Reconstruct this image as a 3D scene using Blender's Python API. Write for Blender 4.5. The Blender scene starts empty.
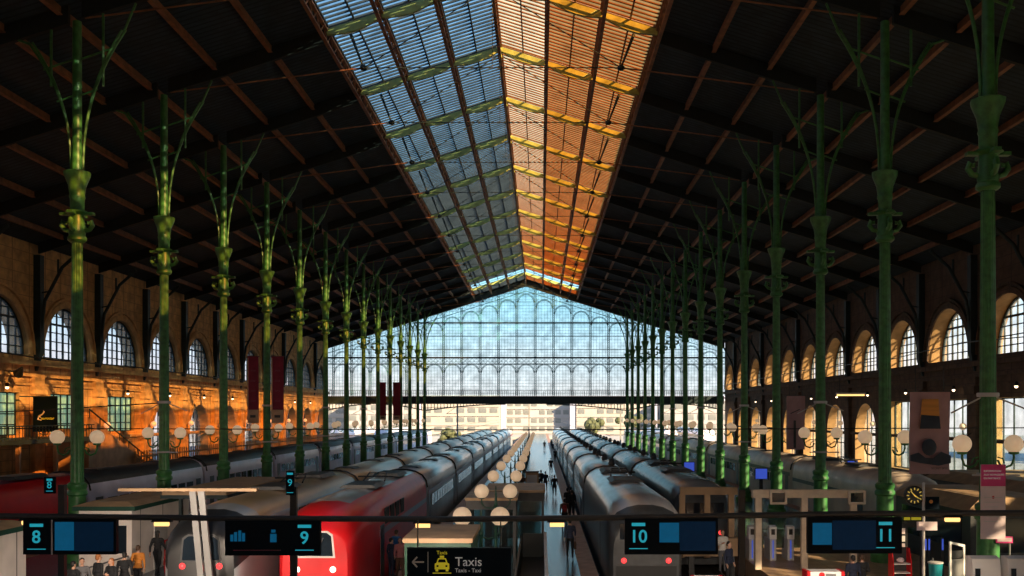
import bpy, math, random
from mathutils import Vector, Matrix
from mathutils.geometry import tessellate_polygon
R = random.Random(7)
SC = bpy.context.scene
COL = SC.collection
H = 6.5                      # eye height above the platforms
VX, VY, F = 541.0, 414.5, 1000.0
def at(px, py, Y):           # a point of the hall seen at a pixel, at distance Y
    return ((px - VX) * Y / F, Y, H - (py - VY) * Y / F)
ORD = ['first', 'second', 'third', 'fourth', 'fifth', 'sixth', 'seventh', 'eighth', 'ninth', 'tenth', 'eleventh', 'twelfth',
       'thirteenth', 'fourteenth', 'fifteenth', 'sixteenth', 'seventeenth', 'eighteenth', 'nineteenth', 'twentieth']

# ------------------------------------------------------------------ materials
MATS = {}
def mat(name, col, rough=.6, metal=0, var=.25, scale=3.0, emit=None, estr=1.0, bump=0, spec=.5, stretch=(1, 1, 1), coat=0):
    m = bpy.data.materials.new(name); m.use_nodes = True
    nt = m.node_tree; b = nt.nodes['Principled BSDF']
    b.inputs['Roughness'].default_value = rough; b.inputs['Metallic'].default_value = metal
    b.inputs['Specular IOR Level'].default_value = spec
    b.inputs['Coat Weight'].default_value = coat
    c = tuple(col) + (1,)
    if var > 0 or bump > 0:
        tc = nt.nodes.new('ShaderNodeTexCoord'); mp = nt.nodes.new('ShaderNodeMapping')
        mp.inputs['Scale'].default_value = stretch
        nt.links.new(tc.outputs['Object'], mp.inputs['Vector'])
        nz = nt.nodes.new('ShaderNodeTexNoise'); nz.inputs['Scale'].default_value = scale; nz.inputs['Detail'].default_value = 5
        nt.links.new(mp.outputs['Vector'], nz.inputs['Vector'])
        if var > 0:
            rp = nt.nodes.new('ShaderNodeValToRGB')
            rp.color_ramp.elements[0].position = .3; rp.color_ramp.elements[1].position = .7
            rp.color_ramp.elements[0].color = tuple(x * (1 - var) for x in col) + (1,)
            rp.color_ramp.elements[1].color = tuple(min(1, x * (1 + var)) for x in col) + (1,)
            nt.links.new(nz.outputs['Fac'], rp.inputs['Fac']); nt.links.new(rp.outputs['Color'], b.inputs['Base Color'])
        else:
            b.inputs['Base Color'].default_value = c
        if bump > 0:
            bp = nt.nodes.new('ShaderNodeBump'); bp.inputs['Strength'].default_value = bump; bp.inputs['Distance'].default_value = .05
            nt.links.new(nz.outputs['Fac'], bp.inputs['Height']); nt.links.new(bp.outputs['Normal'], b.inputs['Normal'])
    else:
        b.inputs['Base Color'].default_value = c
    if emit:
        b.inputs['Emission Color'].default_value = tuple(emit) + (1,); b.inputs['Emission Strength'].default_value = estr
    MATS[name] = m
    return m
def glass(name, tint, gloss=.08, trans=None, tw=0.0, dirt=.12, scale=.8):
    """thin pane: clear part tinted, a part that scatters (TRANS colour, weight TW), a glossy skin"""
    m = bpy.data.materials.new(name); m.use_nodes = True; nt = m.node_tree
    for n in list(nt.nodes): nt.nodes.remove(n)
    out = nt.nodes.new('ShaderNodeOutputMaterial'); tr = nt.nodes.new('ShaderNodeBsdfTransparent')
    tc = nt.nodes.new('ShaderNodeTexCoord'); nz = nt.nodes.new('ShaderNodeTexNoise'); nz.inputs['Scale'].default_value = scale; nz.inputs['Detail'].default_value = 4
    nt.links.new(tc.outputs['Object'], nz.inputs['Vector'])
    rp = nt.nodes.new('ShaderNodeValToRGB'); rp.color_ramp.elements[0].position = .3; rp.color_ramp.elements[1].position = .7
    rp.color_ramp.elements[0].color = tuple(x * (1 - 2 * dirt) for x in tint) + (1,); rp.color_ramp.elements[1].color = tuple(tint) + (1,)
    nt.links.new(nz.outputs['Fac'], rp.inputs['Fac']); nt.links.new(rp.outputs['Color'], tr.inputs['Color'])
    last = tr
    if tw > 0:
        tl = nt.nodes.new('ShaderNodeBsdfTranslucent')
        r2 = nt.nodes.new('ShaderNodeValToRGB'); r2.color_ramp.elements[0].position = .25; r2.color_ramp.elements[1].position = .75
        r2.color_ramp.elements[0].color = tuple(x * .6 for x in trans) + (1,); r2.color_ramp.elements[1].color = tuple(trans) + (1,)
        nt.links.new(nz.outputs['Fac'], r2.inputs['Fac']); nt.links.new(r2.outputs['Color'], tl.inputs['Color'])
        mx = nt.nodes.new('ShaderNodeMixShader'); mx.inputs[0].default_value = tw
        nt.links.new(tr.outputs[0], mx.inputs[1]); nt.links.new(tl.outputs[0], mx.inputs[2]); last = mx
    if gloss > 0:
        gl = nt.nodes.new('ShaderNodeBsdfGlossy'); gl.inputs['Roughness'].default_value = .15
        m2 = nt.nodes.new('ShaderNodeMixShader'); m2.inputs[0].default_value = gloss
        nt.links.new(last.outputs[0], m2.inputs[1]); nt.links.new(gl.outputs[0], m2.inputs[2]); last = m2
    nt.links.new(last.outputs[0], out.inputs['Surface'])
    MATS[name] = m
    return m
def stripes(name, c1, c2, axis, freq, rough=.7, width=.2, var=.2, bumpy=True):
    """boards or joints: a line of colour C2 every 1/FREQ m along AXIS"""
    m = mat(name, c1, rough, var=var, scale=1.3); nt = m.node_tree; b = nt.nodes['Principled BSDF']
    tc = nt.nodes.new('ShaderNodeTexCoord'); sp = nt.nodes.new('ShaderNodeSeparateXYZ'); nt.links.new(tc.outputs['Object'], sp.inputs[0])
    facs = []
    for a, f in (axis if isinstance(axis, list) else [(axis, freq)]):
        mu = nt.nodes.new('ShaderNodeMath'); mu.operation = 'MULTIPLY'; mu.inputs[1].default_value = f; nt.links.new(sp.outputs[a], mu.inputs[0])
        fr = nt.nodes.new('ShaderNodeMath'); fr.operation = 'FRACT'; nt.links.new(mu.outputs[0], fr.inputs[0])
        lt = nt.nodes.new('ShaderNodeMath'); lt.operation = 'LESS_THAN'; lt.inputs[1].default_value = width; nt.links.new(fr.outputs[0], lt.inputs[0])
        facs.append(lt)
    f = facs[0]
    if len(facs) > 1:
        f = nt.nodes.new('ShaderNodeMath'); f.operation = 'MAXIMUM'; nt.links.new(facs[0].outputs[0], f.inputs[0]); nt.links.new(facs[1].outputs[0], f.inputs[1])
    mx = nt.nodes.new('ShaderNodeMix'); mx.data_type = 'RGBA'
    src = b.inputs['Base Color'].links[0].from_socket
    nt.links.new(src, mx.inputs['A']); mx.inputs['B'].default_value = tuple(c2) + (1,); nt.links.new(f.outputs[0], mx.inputs['Factor'])
    nt.links.new(mx.outputs['Result'], b.inputs['Base Color'])
    return m

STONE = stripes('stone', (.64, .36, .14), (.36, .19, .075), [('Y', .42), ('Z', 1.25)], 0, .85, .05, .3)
STONE_SHADED = stripes('shaded stone east', (.12, .072, .045), (.07, .042, .03), [('Y', .42), ('Z', 1.25)], 0, .9, .05, .3)  # right wall stone darkened to carry its shade in the colour
STONE_L = mat('stone moulding', (.64, .37, .15), .85, var=.25, scale=1.5, bump=.3)
JAMB = mat('jamb stone', (.42, .25, .10), .85, var=.2, scale=1.2)
BOARDS = stripes('roof boards', (.026, .044, .060), (.012, .021, .030), 'Y', 2.2, .9, .3, .35)
GREEN = mat('green paint', (.045, .185, .05), .42, var=.35, scale=4)
OLIVE = mat('olive paint', (.38, .42, .12), .5, var=.25, scale=2)
RUST = mat('rust paint', (.24, .10, .045), .6, var=.35, scale=2)
IRON = mat('dark iron', (.014, .030, .034), .6, var=.3, scale=3)
SHADEIRON = mat('shade-dark roof iron', (.006, .013, .015), .7, var=.3)  # dark iron made darker in colour so rafters sink into roof shade
TEAL = mat('teal iron', (.05, .24, .27), .55, var=.2, scale=3)
BLACK = mat('black metal', (.012, .013, .015), .45, var=.2)
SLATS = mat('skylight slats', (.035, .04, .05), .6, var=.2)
SUNBAR = mat('sun-tinted bars', (.20, .075, .025), .6, var=.2)  # right slope slats coloured orange as the sun lights them
DARKGREY = mat('dark grey', (.04, .042, .045), .5, var=.25)
GREY = mat('grey paint', (.22, .22, .22), .25, var=.15, scale=1)
LGREY = mat('light grey', (.55, .53, .52), .5, var=.12, scale=1)
WHITE = mat('white paint', (.8, .78, .76), .45, var=.08, scale=1)
CREAM = mat('globe glass', (.85, .70, .55), .3, var=.12, scale=2, emit=(1, .66, .38), estr=.2)
FLOORM = stripes('platform asphalt', (.07, .12, .15), (.04, .06, .08), [('X', .8), ('Y', .8)], 0, .22, .03, .25)
CONC = stripes('concourse stone', (.40, .26, .16), (.22, .14, .09), [('X', .9), ('Y', .9)], 0, .45, .03, .2)
EDGE = mat('platform edge', (.34, .19, .13), .6, var=.3, scale=2)
BALLAST = mat('ballast', (.05, .045, .042), .95, var=.5, scale=12, bump=.6)
CITYG = mat('city ground', (.36, .34, .34), .9, var=.15, scale=.15)
REDT = mat('red train', (.62, .009, .014), .42, var=.1, scale=1, coat=.08, spec=.35)
MAROON = mat('maroon stripe', (.20, .02, .05), .3, var=.1)
SILVER = mat('silver train', (.40, .42, .45), .33, metal=.3, var=.15, scale=.6)
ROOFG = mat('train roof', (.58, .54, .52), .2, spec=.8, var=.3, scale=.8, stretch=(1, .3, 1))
ROOFSUNLIT = mat('tan roof', (.55, .37, .20), .28, var=.3, scale=.8, stretch=(1, .3, 1))  # amber sunlight on the silver train's roof, put into the colour
WHITET = mat('white train', (.80, .74, .88), .3, var=.1, scale=.6)
DARKT = mat('dark train', (.06, .065, .07), .35, var=.25)
BEIGET = mat('beige train', (.62, .5, .40), .4, var=.2, scale=.7)
WIN = mat('dark glass', (.012, .02, .03), .08, var=.1, spec=.8)
TAIL = mat('red lamp', (.6, .02, .02), .3, var=0, emit=(1, .05, .05), estr=1.2)
HEAD = mat('white lamp', (.9, .85, .8), .3, var=0, emit=(1, .7, .6), estr=2.0)
WARM = mat('warm lamp', (1, .8, .5), .3, var=0, emit=(1, .55, .18), estr=1.1)
SPOT = mat('wall lamp', (1, .8, .6), .3, var=0, emit=(1, .7, .42), estr=3)
SIGNB = mat('sign blue black', (.003, .008, .015), .5, var=.1, spec=.08)
CYAN = mat('cyan lettering', (.02, .3, .36), .4, var=0, emit=(.01, .30, .40), estr=.5)
SCREEN = mat('blue screen', (.005, .05, .12), .4, spec=.1, var=.15, scale=5, emit=(.003, .085, .18), estr=.42)
SCREEND = mat('dim screen', (.002, .01, .03), .4, var=.2, scale=5, emit=(.001, .010, .026), estr=.4, spec=.1)
BLUELT = mat('blue tube', (.02, .1, .5), .3, var=0, emit=(.04, .08, .5), estr=.5)
YELLOW = mat('yellow sign', (.6, .5, .02), .5, var=0, emit=(.5, .42, .02), estr=.25)
OFFW = mat('white lettering', (.7, .7, .7), .5, var=0, emit=(.6, .6, .6), estr=.1)
MAGENTA = mat('magenta', (.65, .03, .20), .5, var=.08)
PAPER = mat('poster paper', (.72, .58, .60), .6, var=.08, scale=2)
MAUVE = mat('mauve fabric', (.40, .24, .26), .8, var=.15, scale=1.5)
REDFAB = mat('crimson fabric', (.20, .012, .035), .8, var=.2, scale=2)
BEIGEF = mat('beige fabric', (.45, .30, .20), .8, var=.15)
SUNSET = mat('sunset print', (.6, .25, .05), .7, var=.35, scale=1.2, stretch=(.2, 1, 3))
NAVY = mat('navy print', (.02, .03, .05), .7, var=.3)
TAN = mat('tan panel', (.42, .27, .15), .6, var=.2, scale=1.5)
TANL = mat('pale beige panel', (.62, .5, .38), .55, var=.15)  # paler beige than the tan panel
KIOSK = stripes('kiosk panel', (.82, .74, .69), (.22, .2, .18), 'Y', .42, .5, .03, .1)
TRIMG = mat('green trim', (.012, .06, .038), .5, var=.2)
CITY = mat('city stone', (.32, .31, .33), .85, var=.1, scale=.3)
CITYB = mat('city cream', (.34, .31, .30), .85, var=.1, scale=.3)
CITYR = mat('zinc roof', (.42, .45, .50), .6, var=.1)
CITYW = mat('city window', (.16, .17, .18), .3, var=.4, scale=.4)
HOUSE = mat('pale plaster', (.80, .77, .74), .85, var=.08, scale=.3)
LEAF = mat('leaf', (.06, .07, .03), .8, var=.5, scale=2)
TEALBAG = mat('teal bag', (.01, .22, .27), .4, var=.2)
CLOCKF = mat('clock face', (.04, .045, .05), .4, var=.1)
GOLD = mat('gold marks', (.75, .55, .12), .4, var=0, emit=(.7, .5, .1), estr=.3)
SKIN = mat('skin', (.50, .28, .19), .55, var=.08)
LITWIN = mat('lit office window', (.25, .45, .32), .2, var=.85, scale=2.2, stretch=(1, 1, .35), emit=(.36, .66, .44), estr=.22)
RAILM = mat('rail steel', (.30, .27, .25), .3, metal=.8, var=.2)
GCLEAR = glass('gable glass', (.86, .95, .97), .03)
GWIN = glass('hall window glass', (.95, .97, 1.0), .05, trans=(.8, .85, .9), tw=.08)
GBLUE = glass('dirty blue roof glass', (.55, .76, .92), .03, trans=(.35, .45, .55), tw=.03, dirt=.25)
GSUNPALE = glass('pale sun-tinted roof glass', (.95, .68, .38), .02, trans=(.95, .84, .66), tw=.26, dirt=.12)  # sunlit cream of the strip by the ridge, put into the glass colour
GSUNTINT = glass('sun-tinted roof glass', (.80, .37, .11), .02, trans=(.58, .23, .08), tw=.11, dirt=.2)  # sun's orange glow on the right slope, put into the glass colour
GCLR2 = glass('new roof glass', (.95, .96, 1.0), .02)
GBOX = glass('shelter glass', (.35, .5, .5), .12)

# ------------------------------------------------------------------ mesh building
class MB:
    def __init__(s): s.v = []; s.f = []; s.m = []
    def add(s, vs, fs, mi=0):
        o = len(s.v); s.v += [tuple(p) for p in vs]; s.f += [tuple(i + o for i in f) for f in fs]; s.m += [mi] * len(fs); return s
    def box(s, x0, x1, y0, y1, z0, z1, mi=0):
        return s.add([(x0, y0, z0), (x1, y0, z0), (x1, y1, z0), (x0, y1, z0), (x0, y0, z1), (x1, y0, z1), (x1, y1, z1), (x0, y1, z1)],
                     [(0, 3, 2, 1), (4, 5, 6, 7), (0, 1, 5, 4), (1, 2, 6, 5), (2, 3, 7, 6), (3, 0, 4, 7)], mi)
    def beam(s, p0, p1, w, h, up=(0, 0, 1), mi=0):
        p0, p1 = Vector(p0), Vector(p1); d = (p1 - p0).normalized(); u = Vector(up)
        if abs(d.dot(u)) > .99: u = Vector((1, 0, 0))
        a = d.cross(u).normalized(); b = a.cross(d).normalized(); a *= w / 2; b *= h / 2
        vs = [p + i * a + j * b for p in (p0, p1) for i, j in ((-1, -1), (1, -1), (1, 1), (-1, 1))]
        return s.add(vs, [(0, 1, 2, 3), (7, 6, 5, 4), (0, 4, 5, 1), (1, 5, 6, 2), (2, 6, 7, 3), (3, 7, 4, 0)], mi)
    def tube(s, pts, r, n=8, mi=0):
        pts = [Vector(p) for p in pts]; rs = r if isinstance(r, (list, tuple)) else [r] * len(pts)
        vs, fs = [], []; ref = None
        for i, p in enumerate(pts):
            d = (pts[min(i + 1, len(pts) - 1)] - pts[max(i - 1, 0)]).normalized()
            if ref is None: ref = Vector((0, 0, 1)) if abs(d.z) < .9 else Vector((1, 0, 0))
            a = d.cross(ref).normalized(); b = d.cross(a).normalized(); ref = a.cross(d).normalized() * 1.0
            vs += [p + rs[i] * (math.cos(2 * math.pi * k / n) * a + math.sin(2 * math.pi * k / n) * b) for k in range(n)]
        for i in range(len(pts) - 1):
            fs += [(i * n + k, i * n + (k + 1) % n, (i + 1) * n + (k + 1) % n, (i + 1) * n + k) for k in range(n)]
        fs += [tuple(range(n))[::-1], tuple(range((len(pts) - 1) * n, len(pts) * n))]
        return s.add(vs, fs, mi)
    def lathe(s, prof, o=(0, 0, 0), n=16, mi=0, flute=0):
        vs, fs = [], []
        for r, z in prof:
            for k in range(n):
                rr = r * (1 - flute * (k % 2)); a = 2 * math.pi * k / n
                vs.append((o[0] + rr * math.cos(a), o[1] + rr * math.sin(a), o[2] + z))
        for i in range(len(prof) - 1):
            fs += [(i * n + k, i * n + (k + 1) % n, (i + 1) * n + (k + 1) % n, (i + 1) * n + k) for k in range(n)]
        fs += [tuple(range(n))[::-1], tuple(range((len(prof) - 1) * n, len(prof) * n))]
        return s.add(vs, fs, mi)
    def ball(s, c, r, n=14, mi=0, sc=(1, 1, 1)):
        m = n // 2
        prof = [(max(1e-3, r * math.sin(math.pi * i / m)), -r * math.cos(math.pi * i / m)) for i in range(m + 1)]
        vs, fs = [], []
        for rr, z in prof:
            vs += [(c[0] + sc[0] * rr * math.cos(2 * math.pi * k / n), c[1] + sc[1] * rr * math.sin(2 * math.pi * k / n), c[2] + sc[2] * z) for k in range(n)]
        for i in range(m):
            fs += [(i * n + k, i * n + (k + 1) % n, (i + 1) * n + (k + 1) % n, (i + 1) * n + k) for k in range(n)]
        fs += [tuple(range(n))[::-1], tuple(range(m * n, (m + 1) * n))]
        return s.add(vs, fs, mi)
    def prism(s, poly, f0, f1, mi=0, holes=(), side=None):
        """POLY (2-D, holes allowed) between the two mappings F0 and F1 of a 2-D point to a 3-D one"""
        loops = [list(poly)] + [list(h) for h in holes]
        flat = [p for l in loops for p in l]
        tris = tessellate_polygon([[Vector((p[0], p[1], 0)) for p in l] for l in loops])
        n = len(flat); vs = [f0(*p) for p in flat] + [f1(*p) for p in flat]
        fs = [tuple(t) for t in tris] + [tuple(i + n for i in t[::-1]) for t in tris]
        s.add(vs, fs, mi)
        o = len(s.v) - 2 * n; k = 0
        for li, l in enumerate(loops):
            m = len(l)
            for i in range(m):
                a, b = k + i, k + (i + 1) % m
                s.f.append((o + a, o + b, o + b + n, o + a + n)); s.m.append(mi if (side is None or li == 0) else side)
            k += m
        return s
    def loft(s, secs, mi=0, caps=True, matf=None):
        n = len(secs[0]); vs = [p for q in secs for p in q]; fs = []; ms = []
        for i in range(len(secs) - 1):
            for k in range(n):
                fs.append((i * n + k, i * n + (k + 1) % n, (i + 1) * n + (k + 1) % n, (i + 1) * n + k)); ms.append(matf(i, k) if matf else mi)
        if caps:
            fs += [tuple(range(n))[::-1], tuple(range((len(secs) - 1) * n, len(secs) * n))]; ms += [mi, mi]
        o = len(s.v); s.v += [tuple(p) for p in vs]; s.f += [tuple(i + o for i in f) for f in fs]; s.m += ms
        return s
    def mesh(s, name, mats, smooth=None):
        me = bpy.data.meshes.new(name); me.from_pydata(s.v, [], s.f)
        for m in (mats if isinstance(mats, (list, tuple)) else [mats]): me.materials.append(m)
        me.polygons.foreach_set('material_index', s.m)
        import bmesh
        bm = bmesh.new(); bm.from_mesh(me); bmesh.ops.recalc_face_normals(bm, faces=bm.faces); bm.to_mesh(me); bm.free()
        if smooth:
            me.polygons.foreach_set('use_smooth', [True] * len(me.polygons)); me.set_sharp_from_angle(angle=math.radians(smooth))
        me.update()
        return me
    def build(s, name, mats, parent=None, smooth=None, loc=None):
        o = bpy.data.objects.new(name, s.mesh(name, mats, smooth)); COL.objects.link(o)
        if parent: o.parent = parent
        if loc: o.location = loc
        return o
def tag(o, label=None, cat=None, group=None, kind=None):
    if label: o['label'] = label
    if cat: o['category'] = cat
    if group: o['group'] = group
    if kind: o['kind'] = kind
    return o
def empty(name, loc=(0, 0, 0), rz=0, **k):
    o = bpy.data.objects.new(name, None); o.location = loc; o.rotation_euler = (0, 0, rz); o.empty_display_size = .2
    COL.objects.link(o); return tag(o, **k)
def struct(o): o['kind'] = 'structure'; return o
def inst(mesh, name, parent=None, loc=None, rot=None, sc=None):
    o = bpy.data.objects.new(name, mesh); COL.objects.link(o)
    if parent: o.parent = parent
    if loc: o.location = loc
    if rot: o.rotation_euler = rot
    if sc: o.scale = sc
    return o
def kids(o): return [c for c in bpy.data.objects if c.parent is o]
def dup(o, loc, rz=None, sc=None, label=None):
    c = o.copy(); COL.objects.link(c); c.location = loc
    if rz is not None: c.rotation_euler = (0, 0, rz)
    if sc: c.scale = sc
    if label: c['label'] = label
    for ch in o.children:
        d = ch.copy(); COL.objects.link(d); d.parent = c
        for g in ch.children:
            e = g.copy(); COL.objects.link(e); e.parent = d
    return c
def text(body, size, loc, m, parent=None, name='lettering', align='CENTER', rz=0, rx=90, ry=0, bold=0):
    cu = bpy.data.curves.new(name, 'FONT'); cu.body = body; cu.size = size; cu.align_x = align; cu.align_y = 'CENTER'; cu.extrude = .004; cu.offset = bold
    cu.materials.append(m); tmp = bpy.data.objects.new('tmp', cu); COL.objects.link(tmp)
    me = bpy.data.meshes.new_from_object(tmp.evaluated_get(bpy.context.evaluated_depsgraph_get())); me.name = name
    bpy.data.objects.remove(tmp); o = bpy.data.objects.new(name, me); COL.objects.link(o)
    o.location = loc; o.rotation_euler = (math.radians(rx), math.radians(ry), rz)
    if parent: o.parent = parent
    return o
def panel(px0, px1, py0, py1, Y, th=.06):           # box facing the camera side, from pixels at distance Y
    a, b = at(px0, py1, Y), at(px1, py0, Y)
    return MB().box(a[0], b[0], Y, Y + th, a[2], b[2])

# ------------------------------------------------------------------ hall layout
CX = -2.65; SP = 10.19; Y0 = 44.2
def yk(k): return Y0 + SP * k
YE = yk(13)                                            # the glazed gable
XL, XR, XW0, XW1 = -20.5, 15.2, CX - 35.15, CX + 35.15
SL = .313; ZR = 30.3
def roofz(x): return ZR - SL * abs(x - CX)
SKY = 9.0
K0 = -5

# ground, platforms, tracks
struct(MB().box(-150, 150, -30, 420, -1.6, -1.0).build('ground', BALLAST))
struct(MB().box(-37.8, 32.5, -12, 25.5, -1.0, 0).build('floor', CONC))
def platform(name, x0, x1, y0, y1, m=FLOORM, edges=(1, 1)):
    o = struct(MB().box(x0, x1, y0, y1, -1.0, 0).build(name, m))
    for s, x in ((0, x0), (1, x1)):
        if edges[s]:
            a, b = (x + .02, x + .75) if s == 0 else (x - .75, x - .02)
            struct(MB().box(a, b, y0, y1 - .05, 0, .012).build('platform_edge_strip', EDGE, o))
    return o
platform('floor_platform', -6.0, 2.35, 25.5, 330)
platform('floor_platform', -24.0, -13.1, 25.5, 330)
p3 = platform('floor_platform', 9.2, 18.2, 50, 330)
struct(MB().box(9.2, 32.5, 25.5, 50, -1.0, 0).build('floor_concourse', CONC))
platform('floor_platform', 21.4, 32.5, 50, 330, edges=(1, 0))
platform('floor_platform', -37.8, -27.2, 25.5, 330, edges=(0, 1))
struct(MB().box(-150, -40, -30, 420, -1.0, -.05).build('ground_street', CITYG))
struct(MB().box(34.5, 150, -30, 420, -1.0, -.05).build('ground_street', CITYG))
struct(MB().box(-40, 34.5, 300, 420, -1.0, -.2).build('ground_yard', CITYG))
struct(MB().box(-40, -13.1, 182, 299, -.99, .03).build('ground_yard', CITYG))
struct(MB().box(9.2, 34.5, 182, 299, -.99, .03).build('ground_yard', CITYG))
for x, w in ((-25.6, 0), (-11.4, 1), (-7.8, 1), (4.0, 1), (7.6, 1), (19.8, 1)):
    t = empty('railway_track', (x, 25.6, -1.0), label='pair of steel rails under the %s train line, x' % w, cat='track')
    struct(t)
    for s in (-.72, .72): MB().box(s - .035, s + .035, 0, 290, .02, .2).build('rail', RAILM, t)

# ------------------------------------------------------------------ side walls
def arch(yc, w, z0, zs, n=18):                         # outline of an arched opening
    r = w / 2
    return [(yc - r, z0), (yc + r, z0)] + [(yc + r * math.cos(math.pi * i / n), zs + r * 1.0 * math.sin(math.pi * i / n)) for i in range(n + 1)]
def rect(yc, w, z0, z1): return [(yc - w / 2, z0), (yc + w / 2, z0), (yc + w / 2, z1), (yc - w / 2, z1)]
UPW, UPS, UPZ = 8.0, 10.95, 10.8
def lower(side, k):
    yc = yk(k) + SP / 2
    if side < 0:
        if k <= 4: return [rect(yc, 5.6, 5.0, 8.1)]
        return [arch(yc, 6.4, 1.2, 4.4)]
    if k <= 4: return [rect(yc, 8.0, 1.6, 7.7)]
    return [arch(yc, 6.4, 1.2, 4.4)]
winn = [0]
def side_wall(side):
    xi = XW0 if side < 0 else XW1; xo = xi + side * 1.5
    S = STONE if side < 0 else STONE_SHADED
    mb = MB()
    for k in range(K0, 13):
        y0, y1 = yk(k), yk(k + 1); yc = (y0 + y1) / 2
        holes = [arch(yc, UPW, UPZ, UPS)] + lower(side, k)
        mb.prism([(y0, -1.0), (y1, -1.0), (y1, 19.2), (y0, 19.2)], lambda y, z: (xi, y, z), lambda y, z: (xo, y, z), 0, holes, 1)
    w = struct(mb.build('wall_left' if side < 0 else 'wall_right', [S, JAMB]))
    # mouldings
    tr = MB(); e = -side
    for z, h, d in ((10.1, .38, .45), (9.3, .22, .25), (8.65, .16, .15), (4.45, .25, .2)):
        tr.box(min(xi, xi + e * d), max(xi, xi + e * d), yk(K0), YE - .3, z, z + h)
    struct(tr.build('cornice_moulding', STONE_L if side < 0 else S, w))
    for k in range(2, 13):
        yc = yk(k) + SP / 2
        am = MB()
        for r0, r1, d in ((UPW / 2 + .02, UPW / 2 + .45, .12), (UPW / 2 + .62, UPW / 2 + .78, .2)):
            n = 20
            secs = []
            for i in range(n + 1):
                a = math.pi * i / n; c, s_ = math.cos(a), math.sin(a)
                secs.append([(xi + .02 * side, yc + r0 * c, UPS + r0 * s_), (xi + e * d, yc + r0 * c, UPS + r0 * s_), (xi + e * d, yc + r1 * c, UPS + r1 * s_), (xi + .02 * side, yc + r1 * c, UPS + r1 * s_)])
            am.loft(secs)
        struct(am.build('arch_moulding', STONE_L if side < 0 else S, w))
        pl = MB()
        for yy in (yk(k) - .75, ):
            pl.box(min(xi, xi + e * .35), max(xi, xi + e * .35), yy, yy + 1.5, -.9, 9.3)
            pl.box(min(xi, xi + e * .5), max(xi, xi + e * .5), yy - .1, yy + 1.6, 8.0, 8.6)
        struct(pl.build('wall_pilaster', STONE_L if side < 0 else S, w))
        for hl in lower(side, k):
            if len(hl) > 6 and side < 0:
                r = 3.2; am = MB(); secs = []
                for i in range(17):
                    a = math.pi * i / 16; c, s_ = math.cos(a), math.sin(a)
                    secs.append([(xi, yc + r * c, 4.4 + r * s_), (xi + e * .15, yc + r * c, 4.4 + r * s_), (xi + e * .15, yc + (r + .5) * c, 4.4 + (r + .5) * s_), (xi, yc + (r + .5) * c, 4.4 + (r + .5) * s_)])
                struct(am.loft(secs).build('arch_moulding', STONE_L, w))
    # upper windows: pane + iron frame, sharing one mesh each
    xg = xi + side * (.4 if side < 0 else 1.2)
    pane = MB().prism(arch(0, UPW - .02, UPZ, UPS), lambda y, z: (0, y, z), lambda y, z: (side * .03, y, z)).mesh('pane', GWIN)
    fr = MB(); r = UPW / 2
    ys = [-r + UPW * i / 8 for i in range(1, 8)]
    for i, y in enumerate(ys):
        zt = UPS + math.sqrt(r * r - y * y); t = .16 if i in (1, 3, 5) else .07
        fr.box(-.06, .06, y - t / 2, y + t / 2, UPZ, zt - .01)
    for i, z in enumerate([UPZ + .05, 11.5, 12.2, 12.9, 13.55, 14.2]):
        hw = r if z < UPS else math.sqrt(max(0, r * r - (z - UPS) ** 2)); t = .16 if i in (0, 4) else .07
        fr.box(-.055, .055, -hw + .02, hw - .02, z - t / 2, z + t / 2)
    secs = []
    for i in range(21):
        a = math.pi * i / 20; c, s_ = math.cos(a), math.sin(a)
        secs.append([(-.1, (r - .15) * c, UPS + (r - .15) * s_), (.1, (r - .15) * c, UPS + (r - .15) * s_), (.1, (r - .01) * c, UPS + (r - .01) * s_), (-.1, (r - .01) * c, UPS + (r - .01) * s_)])
    fr.loft(secs)
    frm = fr.mesh('window_frame', IRON)
    for k in range(K0, 13):
        winn[0] += 1; yc = yk(k) + SP / 2
        o = struct(inst(frm, 'window_%d' % winn[0], None, (xg, yc, 0)))
        struct(inst(pane, 'pane', o))
    for k in range(K0 if side > 0 else 2, 13):
        yc = yk(k) + SP / 2
        for hl in lower(side, k):
            y0 = min(p[0] for p in hl); y1 = max(p[0] for p in hl); z0 = min(p[1] for p in hl); z1 = max(p[1] for p in hl)
            isarch = len(hl) > 6; winn[0] += 1
            f = MB(); n = 4 if y1 - y0 < 4 else 5
            if isarch:
                rr = (y1 - y0) / 2; zs = z1 - rr; ycc = (y0 + y1) / 2
                for i in range(1, n):
                    y = y0 + (y1 - y0) * i / n; f.box(-.05, .05, y - .04, y + .04, z0, zs + math.sqrt(rr * rr - (y - ycc) ** 2) - .01)
                for z in (z0 + 2.2, zs): f.box(-.05, .05, y0 + .01, y1 - .01, z - .05, z + .05)
            else:
                for i in range(n + 1):
                    y = min(max(y0 + (y1 - y0) * i / n, y0 + .04), y1 - .04); f.box(-.05, .05, y - .04, y + .04, z0, z1)
                m = 4 if side < 0 else 2
                for i in range(m + 1):
                    z = min(max(z0 + (z1 - z0) * i / m, z0 + .04), z1 - .04); f.box(-.05, .05, y0 + .01, y1 - .01, z - .04, z + .04)
            o = struct(f.build('window_%d' % winn[0], IRON, None, None, (xi + side * (.3 if side < 0 and not isarch else .85), 0, 0)))
            lit = side < 0 and k <= 4
            if lit or side < 0 or isarch:
                struct(MB().prism(hl, lambda y, z: (.07 * side, y, z), lambda y, z: (.10 * side, y, z)).build('pane', LITWIN if lit else GWIN, o))
            else:
                struct(MB().prism(hl, lambda y, z: (.07 * side, y, z), lambda y, z: (.10 * side, y, z)).build('pane', GCLEAR, o))
    return w
WL = side_wall(-1); WR = side_wall(1)
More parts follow.
